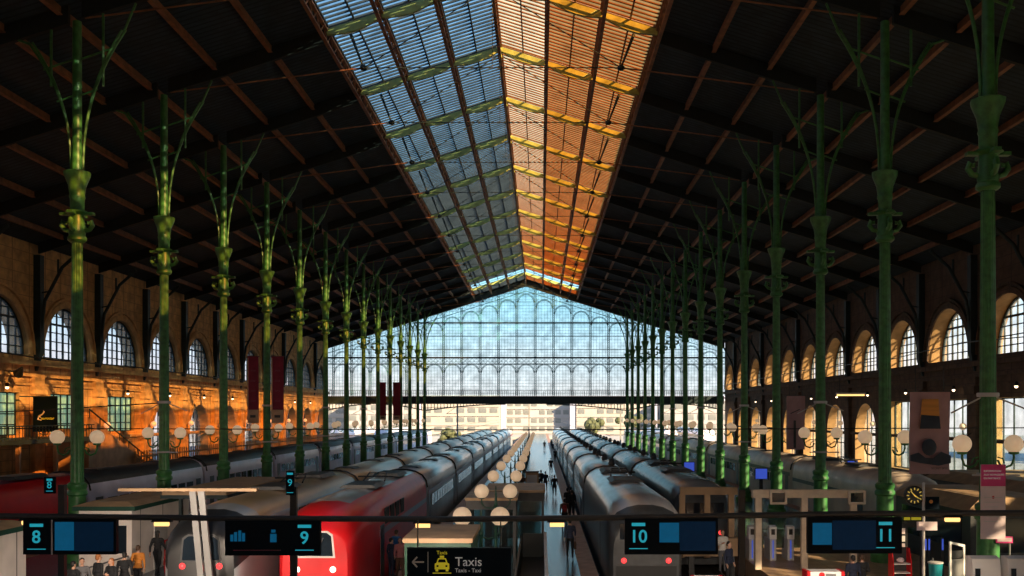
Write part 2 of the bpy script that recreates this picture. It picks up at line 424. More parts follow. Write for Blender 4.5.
# the head building behind the camera: unseen wall, bare low openings shaped to let fill light in
bw = MB()
bw.prism([(XW0 - 1.5, -1), (XW1 + 1.5, -1), (XW1 + 1.5, 19), (CX, 31), (XW0 - 1.5, 19)], lambda x, z: (x, -12, z), lambda x, z: (x, -13.5, z), 0,
         [rect(CX + 9.6 * i, 7.0, 0.05, 4.6) for i in range(-3, 4) if i % 2], 0)
struct(bw.build('wall_back', STONE))
struct(MB().box(-150, 150, -160, -30, -1.0, -.05).box(-40, 34.5, -30, -13.5, -1.0, -.05).build('ground_plaza', CITYG))

# ------------------------------------------------------------------ roof
rf = MB(); ya, yb = -13.5, YE + 1.2
for s in (-1, 1):
    a, b = CX + s * SKY, CX + s * 37.2
    za, zb = roofz(a), roofz(b)
    q = [(a, ya, za), (b, ya, zb), (b, yb, zb), (a, yb, za)]
    rf.add(q + [(x, y, z + .3) for x, y, z in q], [(0, 1, 2, 3), (7, 6, 5, 4), (0, 4, 5, 1), (1, 5, 6, 2), (2, 6, 7, 3), (3, 7, 4, 0)])
    for (y0, y1) in ((ya, yk(K0)), (157.6, yb)):
        if s > 0 and False: continue
    # solid ends of the skylight strip
ends = MB()
for s in (-1, 1):
    for y0, y1 in ((ya, yk(-4)), (175.4, yb)):
        a, b = CX, CX + s * SKY
        q = [(a, y0, roofz(a)), (b, y0, roofz(b)), (b, y1, roofz(b)), (a, y1, roofz(a))]
        rf.add(q + [(x, y, z + .3) for x, y, z in q], [(0, 1, 2, 3), (7, 6, 5, 4), (0, 4, 5, 1), (1, 5, 6, 2), (2, 6, 7, 3), (3, 7, 4, 0)])
ROOF = struct(rf.build('ceiling', BOARDS))
# longitudinal purlins under the boards, one bar per bay
pn = 0
for s in (-1, 1):
    for j in range(4, 12):
        off = 3.0 * j; x = CX + s * off
        if abs(x - XL) < .4 or abs(x - XR) < .4: x += s * .5
        z = roofz(x) - .12
        mb = MB()
        for k in range(-4, 13):
            y0, y1 = yk(k) + .25, yk(k + 1) - .25
            if k == 12: y1 -= .2
            mb.box(x - .06, x + .06, y0, y1, z - .30, z + .05); mb.box(x - .12, x + .12, y0, y1, z - .34, z - .28)
        o = mb.build('roof_purlin', RUST, ROOF); struct(o)
# skylight: one framed panel per bay and per strip
Yends = [yk(k) for k in range(-4, 12)] + [175.4]
def slope_panel(s, j, y0, y1, glassm, barm, nb, depth, th):
    xa, xb = CX + s * (3 * j + .1), CX + s * (3 * j + 2.9)
    mb = MB()
    for i in range(nb + 1):
        y = y0 + .12 + (y1 - y0 - .24) * i / nb
        mb.beam((xa, y, roofz(xa) + .12 - depth / 2), (xb, y, roofz(xb) + .12 - depth / 2), th, depth)
    for t in (0, .5, 1):
        x = xa + (xb - xa) * t
        mb.box(x - .04, x + .04, y0 + .1, y1 - .1, roofz(x) - .02, roofz(x) + .1)
    winn[0] += 1
    o = struct(mb.build('window_%d' % winn[0], barm))
    p = MB(); q = [(xa, y0 + .05, roofz(xa) + .14), (xb, y0 + .05, roofz(xb) + .14), (xb, y1 - .05, roofz(xb) + .14), (xa, y1 - .05, roofz(xa) + .14)]
    p.add(q, [(0, 1, 2, 3)])
    g = struct(p.build('pane', glassm, o))
    return o
for b in range(len(Yends) - 1):
    y0, y1 = Yends[b], Yends[b + 1]
    last = y0 > 156
    if last:
        for s in (-1, 1):
            for j in range(3):
                m1 = (GSUNPALE if j == 0 else GSUNTINT) if s > 0 else GBLUE; m2 = SUNBAR if s > 0 else SLATS
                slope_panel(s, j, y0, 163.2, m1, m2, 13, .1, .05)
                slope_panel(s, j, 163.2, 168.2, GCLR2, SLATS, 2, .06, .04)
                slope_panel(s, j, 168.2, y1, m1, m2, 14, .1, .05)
        continue
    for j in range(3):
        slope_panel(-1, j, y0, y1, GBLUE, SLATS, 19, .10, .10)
        slope_panel(1, j, y0, y1, GSUNPALE if j == 0 else GSUNTINT, SUNBAR, 19, .06, .13)
# lattice girders along the skylight
for j in range(-3, 4):
    x = CX + 3 * j; z1 = roofz(x) - .05; z0 = z1 - .75
    mb = MB(); ys, ye = yk(-3), 175.4
    for z in (z0, z1 - .06): mb.box(x - .10, x + .10, ys, ye, z - .05, z + .06)
    n = 0; y = ys
    while y < ye - .9:
        mb.beam((x, y, z0 if n % 2 == 0 else z1 - .05), (x, y + .85, z1 - .05 if n % 2 == 0 else z0), .05, .07, (1, 0, 0)); n += 1; y += .85
    where = 'along the ridge of the skylight' if j == 0 else 'along the %s edge of the skylight' % ('left' if j < 0 else 'right') if abs(j) == 3 else \
        '%s from the ridge on the %s skylight slope' % (ORD[abs(j) - 1], 'blue left' if j < 0 else 'amber right')
    tag(mb.build('lattice_girder', RUST), 'rust brown iron lattice girder ' + where, 'girder', 'lattice girders of the skylight')
# trusses
def rafter(s, x0, x1, d0, dm, y, w=.16, n=8, drop=.05):
    secs = []
    for i in range(n + 1):
        t = i / n; x = x0 + (x1 - x0) * t; d = d0 + (dm - d0) * math.sin(math.pi * t); zt = roofz(x) - drop
        secs.append([(x, y - w / 2, zt), (x, y + w / 2, zt), (x, y + w / 2, zt - d), (x, y - w / 2, zt - d)])
    return secs
T0 = None
for k in range(-2, 13):
    y = yk(k)
    lab = 'yellow green iron roof truss across the skylight, %s from the camera' % ORD[k + 2]
    if T0 is None:
        T0 = empty('roof_truss', (0, y, 0), label=lab, cat='truss', group='trusses across the skylight')
        for s in (-1, 1):
            for j in range(3):
                MB().loft(rafter(s, CX + s * (3 * j + .02), CX + s * (3 * j + 2.98), .30, .56, 0, .2)).build('rafter', OLIVE, T0)
            MB().loft(rafter(s, CX + s * 9.0, CX + s * (17.6), .75, .8, 0, .22)).build('rafter', SHADEIRON, T0)
            nx = CX + s * 7.0; nz = roofz(nx) - 2.75
            xs = CX + s * 7.7
            MB().tube([(xs, 0, roofz(xs) - .7), (nx, 0, nz)], [.09, .05], 8).build('strut', IRON, T0)
            MB().tube([(nx, 0, nz), (CX, 0, ZR - .55)], .028, 6).build('diagonal_rod', IRON, T0)
            MB().tube([(nx, 0, nz), (CX + s * 17.5, 0, roofz(CX + s * 17.5) - .8)], .04, 6).build('anchor_rod', RUST, T0)
            MB().lathe([(.06, -.16), (.2, -.08), (.2, .06), (.08, .16)], (nx, 0, nz), 10).build('rod_joint', IRON, T0, 40)
        MB().tube([(CX - 7, 0, roofz(CX - 7) - 2.75), (CX + 7, 0, roofz(CX + 7) - 2.75)], .03, 6).build('tie_rod', IRON, T0)
        MB().tube([(CX, 0, ZR - .5), (CX, 0, roofz(CX - 7) - 2.75)], .02, 6).build('king_rod', IRON, T0)
        MB().lathe([(.05, -.75), (.16, -.62), (.12, -.4), (.2, -.2), (.2, -.05)], (CX, 0, ZR - .1), 10).build('ridge_boss', OLIVE, T0, 40)
    else:
        dup(T0, (0, y, 0), label=lab)
# aisle rafters belong to the ceiling
ar = MB()
for k in range(-2, 13):
    y = yk(k)
    for s in (-1, 1):
        ar.loft(rafter(s, CX + s * 18.2, CX + s * 34.9, .8, .85, y, .22))
struct(ar.build('aisle_rafter', SHADEIRON, ROOF))

# ------------------------------------------------------------------ columns
def bracket(mb, s, reach, z0, z1, x0=.26):
    """curved bracket from the capital out to the rafter on side S (in the plane across the hall)"""
    for off in (0, .17):
        pts = []
        for i in range(11):
            t = i / 10
            pts.append((s * (x0 + (reach - off - x0) * t ** 2.3), 0, z0 + (z1 - z0) * t))
        mb.tube(pts, .055, 6)
    return mb
def make_column(x, k, label, group, side):
    root = empty('iron_column', (x, yk(k), 0), label=label, cat='column', group=group, kind='thing')
    MB().lathe([(.62, 0), (.62, .35), (.5, .45), (.5, .7), (.42, .8), (.38, 1.0), (.36, 2.9), (.44, 2.98), (.44, 3.1), (.37, 3.2), (.42, 3.3), (.42, 3.42), (.34, 3.5)], n=20).build('pedestal', GREEN, root, 40)
    MB().lathe([(.28, 3.5), (.26, 8.0), (.225, 14.2)], n=32, flute=.07).build('shaft', GREEN, root)
    c = MB().lathe([(.29, 14.1), (.40, 14.2), (.40, 14.32), (.34, 14.4), (.36, 14.55), (.32, 14.7), (.30, 15.3), (.50, 15.4), (.40, 15.5)], n=20)
    for a in range(4):
        th = math.pi / 2 * a + math.pi / 4 * 0
        ca, sa = math.cos(th), math.sin(th)
        pts = [(r * ca, r * sa, z) for r, z in ((.36, 14.62), (.55, 14.66), (.68, 14.85), (.62, 15.05), (.5, 15.02), (.5, 14.9))]
        c.tube(pts, [.1, .1, .11, .1, .08, .06], 8)
        c.beam((.36 * ca, .36 * sa, 15.36), (.74 * ca, .74 * sa, 15.36), .26, .12)
    c.build('collar', GREEN, root, 40)
    MB().lathe([(.30, 15.5), (.31, 16.0), (.35, 16.1), (.32, 16.2), (.38, 16.6), (.56, 17.05), (.58, 17.2), (.48, 17.24)], n=20, flute=.05).build('capital', GREEN, root, 50)
    zt = roofz(x) - .85
    u = MB().lathe([(.24, 17.2), (.2, 19), (.19, zt)], n=16)
    u.build('upper_shaft', GREEN, root, 50)
    for s in (-1, 1):
        xt = 2.15
        zr = min(zt - .1, roofz(x + s * xt) - .9)
        zr = min(zr, 23.7)
        b = bracket(MB(), s, xt, 17.2, zr - .2)
        # struts across the spandrel, parallel to the roof, and two hangers
        sl = SL if (x < CX) == (s > 0) else -SL
        for zz, rr in ((20.6, .9), (22.2, 1.5)):
            b.tube([(s * .15, 0, zz), (s * rr, 0, zz + sl * rr)], .045, 6)
        b.tube([(s * 1.15, 0, 21.0), (s * 1.15, 0, roofz(x + s * 1.15) - .85)], .06, 6)
        b.tube([(s * (xt - .1), 0, zr - .3), (s * (xt + .45), 0, min(zr + 1.0, roofz(x + s * (xt + .45)) - .85))], .055, 6)
        b.build('bracket', GREEN, root, 50)
    if k % 2 == 1 and k < 9:
        m = MB()
        m.tube([(-1.25, 0, 6.55), (0, 0, 7.2), (.0, -.36, 7.2)], .03, 6); m.tube([(1.25, 0, 6.7), (0, 0, 7.2)], .03, 6)
        m.lathe([(.345, 7.1), (.36, 7.12), (.36, 7.22), (.345, 7.24)], n=16)
        m.build('wire_arm', LGREY, root)
        m = MB().lathe([(.35, 4.42), (.37, 4.43), (.37, 4.5), (.35, 4.51)], n=16); m.beam((-.7, -.38, 4.46), (.9, -.38, 4.46), .05, .06)
        m.build('cable_ring', LGREY, root)
    return root
COLS = {}
for i, k in enumerate(range(0, 14)):
    if k == 13: kk = 12.93
    COLS[('L', k)] = make_column(XL, k if k < 13 else 12.93, 'green fluted iron column of the left row, %s from the camera' % ORD[i], 'columns of the left row', 'L')
for i, k in enumerate(range(-1, 14)):
    COLS[('R', k)] = make_column(XR, k if k < 13 else 12.93, 'green fluted iron column of the right row, %s from the camera' % ORD[i], 'columns of the right row', 'R')
# globe lamps on the columns: a curled arm and a globe, one on each side
lamp_arm = MB().tube([(.33, 0, -.55), (.42, 0, -.72), (.6, 0, -.8), (.8, 0, -.72), (.88, 0, -.5), (.88, 0, -.3)], .04, 8).tube([(.33, 0, -.45), (.5, 0, -.5), (.56, 0, -.66)], .025, 6) \
    .lathe([(.1, -.36), (.17, -.33), (.17, -.27), (.1, -.24)], (.88, 0, 0), 12).mesh('arm', GREEN, 50)
lamp_globe = MB().ball((.88, 0, 0), .315, 20).mesh('globe', CREAM, 60)
for side, x in (('L', XL), ('R', XR)):
    for k in range(0 if side == 'L' else -1, 13):
        for s in (-1, 1):
            r = empty('globe_lamp', (x, yk(k), 5.5), 0 if s > 0 else math.pi,
                      label='round cream globe lamp on the %s side of the %s column in the %s row' % ('right' if s > 0 else 'left', ORD[k if side == 'L' else k + 1], 'left' if side == 'L' else 'right'),
                      cat='lamp', group='globe lamps on the columns')
            inst(lamp_arm, 'lamp_arm', r); inst(lamp_globe, 'lamp_globe', r)
# globes on the wall pilasters
wl_arm = MB().tube([(0, 0, -.5), (.25, 0, -.65), (.55, 0, -.6), (.6, 0, -.3)], .035, 6).mesh('arm', IRON, 50)
wl_glb = MB().ball((.6, 0, 0), .27, 16).mesh('globe', CREAM, 60)
for s, xw in ((-1, XW0 + .35), (1, XW1 - .35)):
    for i, k in enumerate(range(3, 12)):
        r = empty('wall_globe_lamp', (xw, yk(k), 5.6), 0 if s < 0 else math.pi,
                  label='small globe lamp on the %s stone wall, %s pilaster from the camera' % ('left' if s < 0 else 'right', ORD[i]), cat='lamp', group='globe lamps on the walls')
        inst(wl_arm, 'lamp_arm', r); inst(wl_glb, 'lamp_globe', r)
# iron brackets on the walls carrying the roof
for s, xw in ((-1, XW0), (1, XW1)):
    mb = MB(); e = -s
    mb.box(min(0, e * .5), max(0, e * .5), -.3, .3, 11.2, 18.4)
    mb.loft([[(0, -.3, 11.2), (e * .5, -.3, 11.2), (e * .5, .3, 11.2), (0, .3, 11.2)], [(0, -.1, 9.75), (e * .12, -.1, 9.75), (e * .12, .1, 9.75), (0, .1, 9.75)]])
    m1 = mb.mesh('post', IRON)
    mb = MB(); mb.tube([(e * .35, 0, 12.4), (e * .7, 0, 15.0), (e * 2.0, 0, 17.5), (e * 3.4, 0, 18.75)], .13, 8); mb.tube([(e * .4, 0, 15.6), (e * 1.0, 0, 15.7)], .06, 6); mb.tube([(e * 1.7, 0, 17.1), (e * 1.7, 0, 18.1)], .08, 6)
    m2 = mb.mesh('brace', IRON, 50)
    for i, k in enumerate(range(2, 13)):
        r = empty('wall_bracket', (xw, yk(k), 0), label='dark iron roof bracket on the %s stone wall, %s from the camera' % ('left' if s < 0 else 'right', ORD[i]), cat='bracket', group='iron brackets on the side walls')
        inst(m1, 'bracket_post', r); inst(m2, 'bracket_brace', r)
# small lamps shining on the cornices
sp1 = MB().lathe([(.05, -.1), (.13, 0), (.13, .22), (.08, .28)], n=10).mesh('housing', BLACK, 40)
sp2 = MB().ball((0, 0, -.06), .12, 10).mesh('bulb', SPOT)
for s, xw in ((-1, XW0 + .6), (1, XW1 - .6)):
    for i, k in enumerate(range(2, 12)):
        for f in ((.5,) if s < 0 else (.25, )):
            r = empty('cornice_lamp', (xw, yk(k) + SP * f, 8.45), label='tiny bright lamp under the %s wall cornice, %s bay from the camera' % ('left' if s < 0 else 'right', ORD[i]), cat='lamp', group='lamps under the cornices')
            inst(sp1, 'lamp_housing', r); inst(sp2, 'lamp_bulb', r)

# ------------------------------------------------------------------ glazed gable
GB = struct(empty('window_gable', (0, YE, 0)))
def gz(x): return roofz(x) - 1.15
ZB = 9.8
gx0, gx1 = XW0, XW1
struct(MB().prism([(gx0, ZB), (gx1, ZB), (gx1, gz(gx1)), (CX, gz(CX)), (gx0, gz(gx0))], lambda x, z: (x, .1, z), lambda x, z: (x, .14, z)).build('pane', GCLEAR, GB))
bars = MB(); x = gx0
nb = 130
for i in range(nb + 1):
    x = gx0 + (gx1 - gx0) * i / nb; bars.box(x - .018, x + .018, .02, .09, ZB, gz(x))
for i in range(1, 36):
    z = ZB + .55 * i
    if z > gz(CX): break
    hw = min(35.1, (gz(CX) - z) / SL)
    bars.box(CX - hw, CX + hw, .03, .085, z - .017, z + .017)
struct(bars.build('glazing_bars', TEAL, GB))
MX = [CX + s * (1.62 + 3.24 * i) for s in (-1, 1) for i in range(11)]
for x in MX:
    if x < gx0 + .5 or x > gx1 - .5: continue
    m = MB(); zt = gz(x)
    for d in (-.2, .2): m.box(x + d - .045, x + d + .045, -.12, .02, ZB, zt)
    z = ZB
    while z < zt - .4:
        m.beam((x - .18, -.05, z), (x + .18, -.05, z + .4), .05, .05, (0, 1, 0)); m.beam((x + .18, -.05, z), (x - .18, -.05, z + .4), .05, .05, (0, 1, 0)); z += .4
    struct(m.build('lattice_mullion', TEAL, GB))
    arcs = MB()
    # round arches at two levels in the bay to the inner side of this mullion
    xc = x - math.copysign(1.62, x - CX)
    for zs in (13.9, gz(xc + math.copysign(1.62, xc - CX) if abs(xc - CX) > .5 else xc + 1.62) - 2.35):
        if zs < 14.0 and zs != 13.9: continue
        if abs(xc - CX) < .5 and x < CX: continue
        for rr in (1.36, 1.52):
            arcs.tube([(xc + rr * math.cos(math.pi * i / 12), -.02, zs + rr * math.sin(math.pi * i / 12)) for i in range(13)], .05, 5)
        for q in (-1, 1):
            arcs.tube([(xc + q * 1.3, -.02, zs + 1.35), (xc + q * 1.12, -.02, zs + 1.5), (xc + q * 1.25, -.02, zs + 1.62), (xc + q * 1.4, -.02, zs + 1.5), (xc + q * 1.3, -.02, zs + 1.35)], .03, 5)
    if arcs.v: struct(arcs.build('arch_tracery', TEAL, GB))
lat = MB(); x = gx0
while x < gx1 - .5:
    for z in (15.55,):
        lat.beam((x, -.03, z), (x + .8, -.03, z + .8), .05, .05, (0, 1, 0)); lat.beam((x + .8, -.03, z), (x, -.03, z + .8), .05, .05, (0, 1, 0))
    x += .8
for s in (-1, 1):
    d = .6
    while d < 34:
        xx = CX + s * d; zz = gz(xx)
        lat.tube([(xx, -.03, zz - .1), (xx + s * .3, -.03, zz - .75), (xx + s * .65, -.03, zz - .3)], .035, 5); d += .75
    lat.beam((CX, -.03, gz(CX) - .85), (CX + s * 35, -.03, gz(CX + s * 35) - .85), .08, .1)
struct(lat.build('lattice_band', TEAL, GB))
rails = MB()
rails.box(gx0, gx1, -.3, 0, 16.38, 16.66); rails.box(CX - 19.5, CX + 19.5, -.2, 0, 22.55, 22.8); rails.box(gx0, gx1, -.1, .02, 15.35, 15.5)
rails.box(CX - 27, CX + 27, -.1, 0, 20.3, 20.4); rails.box(CX - 32, CX + 32, -.1, 0, 17.9, 17.98)
struct(rails.build('transom', IRON, GB))
gb = MB()                                              # dark beam following the roof slope over the glass
for s in (-1, 1):
    a, b = CX, CX + s * 35.0
    gb.add([(a, -.5, gz(a)), (b, -.5, gz(b)), (b, -.5, roofz(b) - .02), (a, -.5, roofz(a) - .02), (a, .5, gz(a)), (b, .5, gz(b)), (b, .5, roofz(b) - .02), (a, .5, roofz(a) - .02)],
           [(0, 1, 2, 3), (7, 6, 5, 4), (0, 4, 5, 1), (1, 5, 6, 2), (2, 6, 7, 3), (3, 7, 4, 0)])
struct(gb.build('gable_beam', IRON, GB))
# girder carrying the gable, with its railing and curved spandrels
G = empty('footbridge_girder', (0, YE - .2, 0), label='long dark iron girder with railing under the glazed gable', cat='girder')
MB().box(gx0 + .3, gx1 - .3, -.6, .5, 8.35, 9.75).build('girder_web', IRON, G)
r_ = MB(); r_.box(gx0 + .5, gx1 - .5, -.66, -.6, 10.62, 10.72); r_.box(gx0 + .5, gx1 - .5, -.66, -.6, 10.2, 10.25)
x = gx0 + .6
while x < gx1 - .6: r_.box(x - .03, x + .03, -.66, -.6, 9.7, 10.65); x += .38
r_.build('railing', IRON, G)
for (a, b) in ((XL, XR), (gx0, XL), (XR, gx1)):
    for s in (-1, 1):
        x0 = a if s > 0 else b; L = (b - a) / 2 * (.8 if b - a > 20 else .9); m = MB(); pts = []
        for i in range(13):
            t = i / 12; pts.append((x0 + s * L * t, -.3, 7.2 + 1.1 * math.sin(t * math.pi / 2)))
        m.tube(pts, .11, 6)
        n = int(L / .55)
        for i in range(1, n):
            t = i / n; m.box(x0 + s * L * t - .06, x0 + s * L * t + .06, -.36, -.24, 7.2 + 1.1 * math.sin(t * math.pi / 2), 8.4)
        m.build('spandrel', IRON, G)

# ------------------------------------------------------------------ trains
PROF = [(-1, 0), (-1, .60), (-.985, .74), (-.93, .84), (-.78, .915), (-.5, .97), (-.2, .995), (.2, .995), (.5, .97), (.78, .915), (.93, .84), (.985, .74), (1, .60), (1, 0)]
def sec(y, w, zb, zt, cx=0): return [(cx + u * w, y, zb + v * (zt - zb)) for u, v in PROF]
RF = (3, 4, 5, 6, 7, 8, 9)                             # profile strips that are roof
ZB_, ZT_, HW = -.55, 3.4, 1.45
def body(secs, bodym, roofm, stripe=None):
    mb = MB(); mb.loft(secs, 0, True, lambda i, k: 1 if k in RF else 0)
    return mb
win_mesh = MB().box(-.012, .012, -.62, .62, -.33, .33).mesh('window', WIN)
door_mesh = MB().box(-.014, .014, -.45, .45, -1.05, 1.0).mesh('door', DARKT)
unit_mesh = MB().loft([[(-.8, 0, 0), (.8, 0, 0), (.6, 0, .22), (-.6, 0, .22)], [(-.8, 2.2, 0), (.8, 2.2, 0), (.6, 2.2, .22), (-.6, 2.2, .22)]]).mesh('unit', DARKGREY)
lump_mesh = MB().lathe([(.18, 0), (.22, .1), (.16, .35), (.08, .42)], n=8).mesh('lump', BLACK, 40)
def train(name, cx, y0, ncar, label, lm, cm, roof_l, roof_c, stripe, side, nose='tgv', shield=WIN, nwin=9, lumps=False, grilles=True, bodym=None):
    root = empty(name, (cx, y0, 0), label=label, cat='train')
    # power car
    L0 = 21.0
    secs = []
    if nose == 'tgv':
        for y, w, zt in ((0, 1.12, 2.5), (.08, 1.2, 2.62), (.3, 1.3, 2.82), (.8, 1.38, 3.03), (1.6, 1.43, 3.2), (2.6, 1.45, 3.32), (4, 1.45, 3.38)):
            secs.append(sec(y, w, ZB_ + .1, zt))
    else:
        for y, w, zt in ((0, 1.25, 2.3), (.12, 1.33, 2.75), (.45, 1.40, 3.05), (1.1, 1.45, 3.28), (2.0, 1.45, 3.38)):
            secs.append(sec(y, w, ZB_, zt))
    secs.append(sec(L0, HW, ZB_, ZT_))
    pc = MB().loft(secs, 0, True, lambda i, k: 1 if (k in ((5, 6, 7) if nose == 'tgv' and bodym is None else RF) and i >= (5 if nose == 'tgv' else 2)) else 2 if (i >= 4 or k in (0, 12)) else 0).build('power_car', [lm, roof_l, bodym or lm], root, 35)
    if nose == 'tgv':
        m = MB().prism([(-.62, 1.62), (.62, 1.62), (.56, 2.3), (.4, 2.42), (-.4, 2.42), (-.56, 2.3)], lambda u, v: (u, -.03, v), lambda u, v: (u, .05, v))
        MB().prism([(-.7, 1.55), (.7, 1.55), (.62, 2.36), (.44, 2.48), (-.44, 2.48), (-.62, 2.36)], lambda u, v: (u, -.015, v), lambda u, v: (u, .05, v)).build('windscreen_surround', LGREY if lm is REDT else DARKGREY, pc)
        m.build('windscreen', shield, pc, 60)
        for s in (-1, 1):
            MB().ball((s * .62, .0, 1.15 if lm is REDT else 1.42), .11, 10, 0, (1, .8, 1)).build('headlamp', HEAD if nose == 'tgv' and lm is REDT else TAIL, pc, 60)
        MB().tube([(.05, -.05, 1.66), (.3, -.05, 2.25)], .02, 5).build('wiper', BLACK, pc)
    else:
        m = MB().box(-1.0, 1.0, -.02, .1, 1.75, 2.35); m.build('windscreen', shield, pc)
        for s in (-1, 1):
            MB().ball((s * .85, -.02, .95), .11, 10, 0, (1, .5, 1)).build('tail_lamp', TAIL, pc, 60)
        MB().box(-1.15, 1.15, -.04, .02, .35, .75).build('bumper', BLACK, pc)
    # side details of the power car
    for s in side:
        if grilles:
            for i in range(4):
                y = 6.8 + i * 1.5
                m = MB()
                m.box(-.02, .02, -.55, .55, -.32, .32)
                for j in range(6): m.box(-.035, .035, -.5 + j * .18, -.44 + j * .18, -.3, .3)
                inst(bpy.data.meshes.get('grille_' + name) or m.mesh('grille_' + name, BLACK if lm is not SILVER else TANL), 'grille', pc, (s * 1.435, y, 2.35))
        inst(door_mesh, 'door', pc, (s * (1.452), 5.5, 1.1))
        inst(win_mesh, 'side_window', pc, (s * 1.452, 5.5, 1.75), None, (1, .5, 1))
        if stripe: MB().box(-.01, .01, 4.8, L0 - .1, -.12, .12).build('stripe', stripe, pc, None, (s * 1.456, 0, 2.55 - .75))
    inst(unit_mesh, 'roof_unit', pc, (0, 8, ZT_ - .03), None, (1, 1.3, .6)); inst(unit_mesh, 'roof_unit', pc, (0, 15.5, ZT_ - .03), None, (.9, 1.4, .8))
    pg = MB(); pg.tube([(-.5, 12.2, 3.4), (-.4, 13.4, 3.72), (.4, 13.4, 3.72), (.5, 12.2, 3.4)], .04, 6); pg.tube([(-.7, 12.0, 3.62), (.7, 12.0, 3.62)], .04, 6); pg.tube([(0, 13.4, 3.72), (0, 12.0, 3.62)], .05, 6)
    pg.build('pantograph', BLACK, pc)
    # carriages
    LC = 18.2
    car = MB().loft([sec(0, HW - .1, ZB_, ZT_ - .06), sec(.25, HW, ZB_, ZT_), sec(LC - .25, HW, ZB_, ZT_), sec(LC, HW - .1, ZB_, ZT_ - .06)], 0, True, lambda i, k: 1 if k in RF else 0).mesh('carriage', [cm, roof_c], 35)
    gang = MB().loft([sec(0, 1.2, -.4, 3.1), sec(.5, 1.2, -.4, 3.1)]).mesh('gangway', BLACK)
    strm = MB().box(-.008, .008, .3, LC - .3, -.13, .13).mesh('stripe', stripe) if stripe else None
    for c in range(ncar):
        yy = L0 + c * (LC + .5)
        inst(gang, 'gangway', root, (0, yy, 0))
        o = inst(car, 'carriage', root, (0, yy + .5, 0))
        far = yy + y0 > 190
        for s in side:
            if not far:
                for w in range(nwin):
                    inst(win_mesh, 'window', o, (s * 1.452, 2.9 + w * (LC - 5.8) / (nwin - 1), 1.55))
                inst(door_mesh, 'door', o, (s * 1.452, 1.2, 1.0)); inst(door_mesh, 'door', o, (s * 1.452, LC - 1.2, 1.0))
            if strm: inst(strm, 'stripe', o, (s * 1.452, 0, 2.1))
        if lumps:
            for q in (2.0, 9.0, 16.0): inst(lump_mesh, 'roof_vent', o, (.35, q, ZT_ - .02))
        else:
            inst(unit_mesh, 'roof_unit', o, (0, 3, ZT_ - .06), None, (.8, .7, .4)); inst(unit_mesh, 'roof_unit', o, (0, 12.5, ZT_ - .06), None, (.8, .7, .4))
        if not far:
            m = MB()
            m.tube([(u * HW, 0, ZB_ + v * (ZT_ - ZB_) + .04) for u, v in PROF[2:12]], .05, 5)
            o2 = m.build('roof_cable', BLACK, o, None, (0, 0.15, 0))
    return root
train('high_speed_train', -25.6, 32, 9, 'red nosed high-speed train with lilac white carriages beyond the left columns', REDT, WHITET, MAROON, DARKGREY, None, (1,))
t2 = train('high_speed_train', -11.4, 33.5, 9, 'silver high-speed train with roof tinted tan as sunlit and dark face beside the red train', BLACK, SILVER, ROOFSUNLIT, ROOFSUNLIT, None, (1,), bodym=SILVER)
t3 = train('high_speed_train', -7.8, 34.5, 9, 'bright red nosed high-speed train with silver carriages left of the lamp platform', REDT, SILVER, ROOFG, ROOFG, MAROON, (1,))
t4 = train('passenger_train', 4.0, 38.0, 9, 'grey passenger train with dark front right of the lamp platform', DARKT, GREY, ROOFG, ROOFG, None, (-1,), 'flat', lumps=True, grilles=False)
t5 = train('passenger_train', 7.6, 47.0, 8, 'dark passenger train with pale roof edge next to the right column row', DARKT, DARKT, GREY, GREY, TANL, (-1,), 'flat', lumps=True, grilles=False)
t6 = train('passenger_train', 19.8, 52.0, 8, 'beige passenger train behind the right row of columns', BEIGET, BEIGET, BEIGET, BEIGET, DARKT, (-1,), 'flat', grilles=False)
text('1R33', .55, (-1.47, 6.0, 2.35), OFFW, kids(t5)[0], rz=-math.pi / 2)
text('R  FRC', .6, (-1.47, 14.0, 1.3), OFFW, kids(t6)[0], rz=-math.pi / 2)
sm = MB().box(-.32, .32, -.06, 0, 1.38, 1.55).build('logo_plate', REDT, kids(t4)[0], None, (-.35, -.01, .35)); text('SNCF', .15, (-.35, -.09, 1.81), OFFW, kids(t4)[0])
tw = MB(); tw.loft([[(.45, -.08, .0), (1.25, -.08, .0), (1.25, .4, .0), (.45, .4, .0)], [(.55, -.04, .95), (1.2, -.04, .95), (1.2, .5, .95), (.55, .5, .95)]]).build('nose_skirt', WHITET, kids(t2)[0])
MB().tube([(-1.13, -.02, -.2), (-1.14, -.02, .6), (-1.12, -.02, 1.5), (-1.06, -.02, 2.1), (-.9, .0, 2.5)], .055, 6).tube([(-1.13, -.02, -.2), (-.4, -.04, -.05), (.5, -.04, -.0)], .05, 6).build('nose_edge', WHITET, kids(t2)[0], 60)

# ------------------------------------------------------------------ gantry with departure boards
YG = 24.0
beam_pts = [at(px, py, YG) for px, py in ((-60, 515.5), (60, 516.5), (230, 518.3), (450, 519.2), (600, 517.8), (743, 515.5), (870, 513.6), (1090, 512.5))]
GA = empty('sign_gantry', (0, YG, 0), label='dark pipe gantry spanning the hall with lamps and departure boards hung under it', cat='gantry')
def rel(p, o): return (p[0] - o[0], p[1] - o[1], p[2] - o[2])
MB().tube([rel(p, (0, YG, 0)) for p in beam_pts], .072, 10).build('beam', DARKGREY, GA, 50)
def beamz(px):
    for (a, b) in zip(beam_pts, beam_pts[1:]):
        x = (px - VX) * YG / F
        if a[0] <= x <= b[0]: return a[2] + (b[2] - a[2]) * (x - a[0]) / (b[0] - a[0])
    return beam_pts[0][2]
for px in (59, 292, 743):
    x = (px - VX) * YG / F
    m = MB().box(x - .075, x + .075, .1, .25, 0, beamz(px) + .75 if px < 700 else beamz(px) + .6); m.box(x - .25, x + .25, 0, .35, 0, .03)
    m.build('post', BLACK, GA)
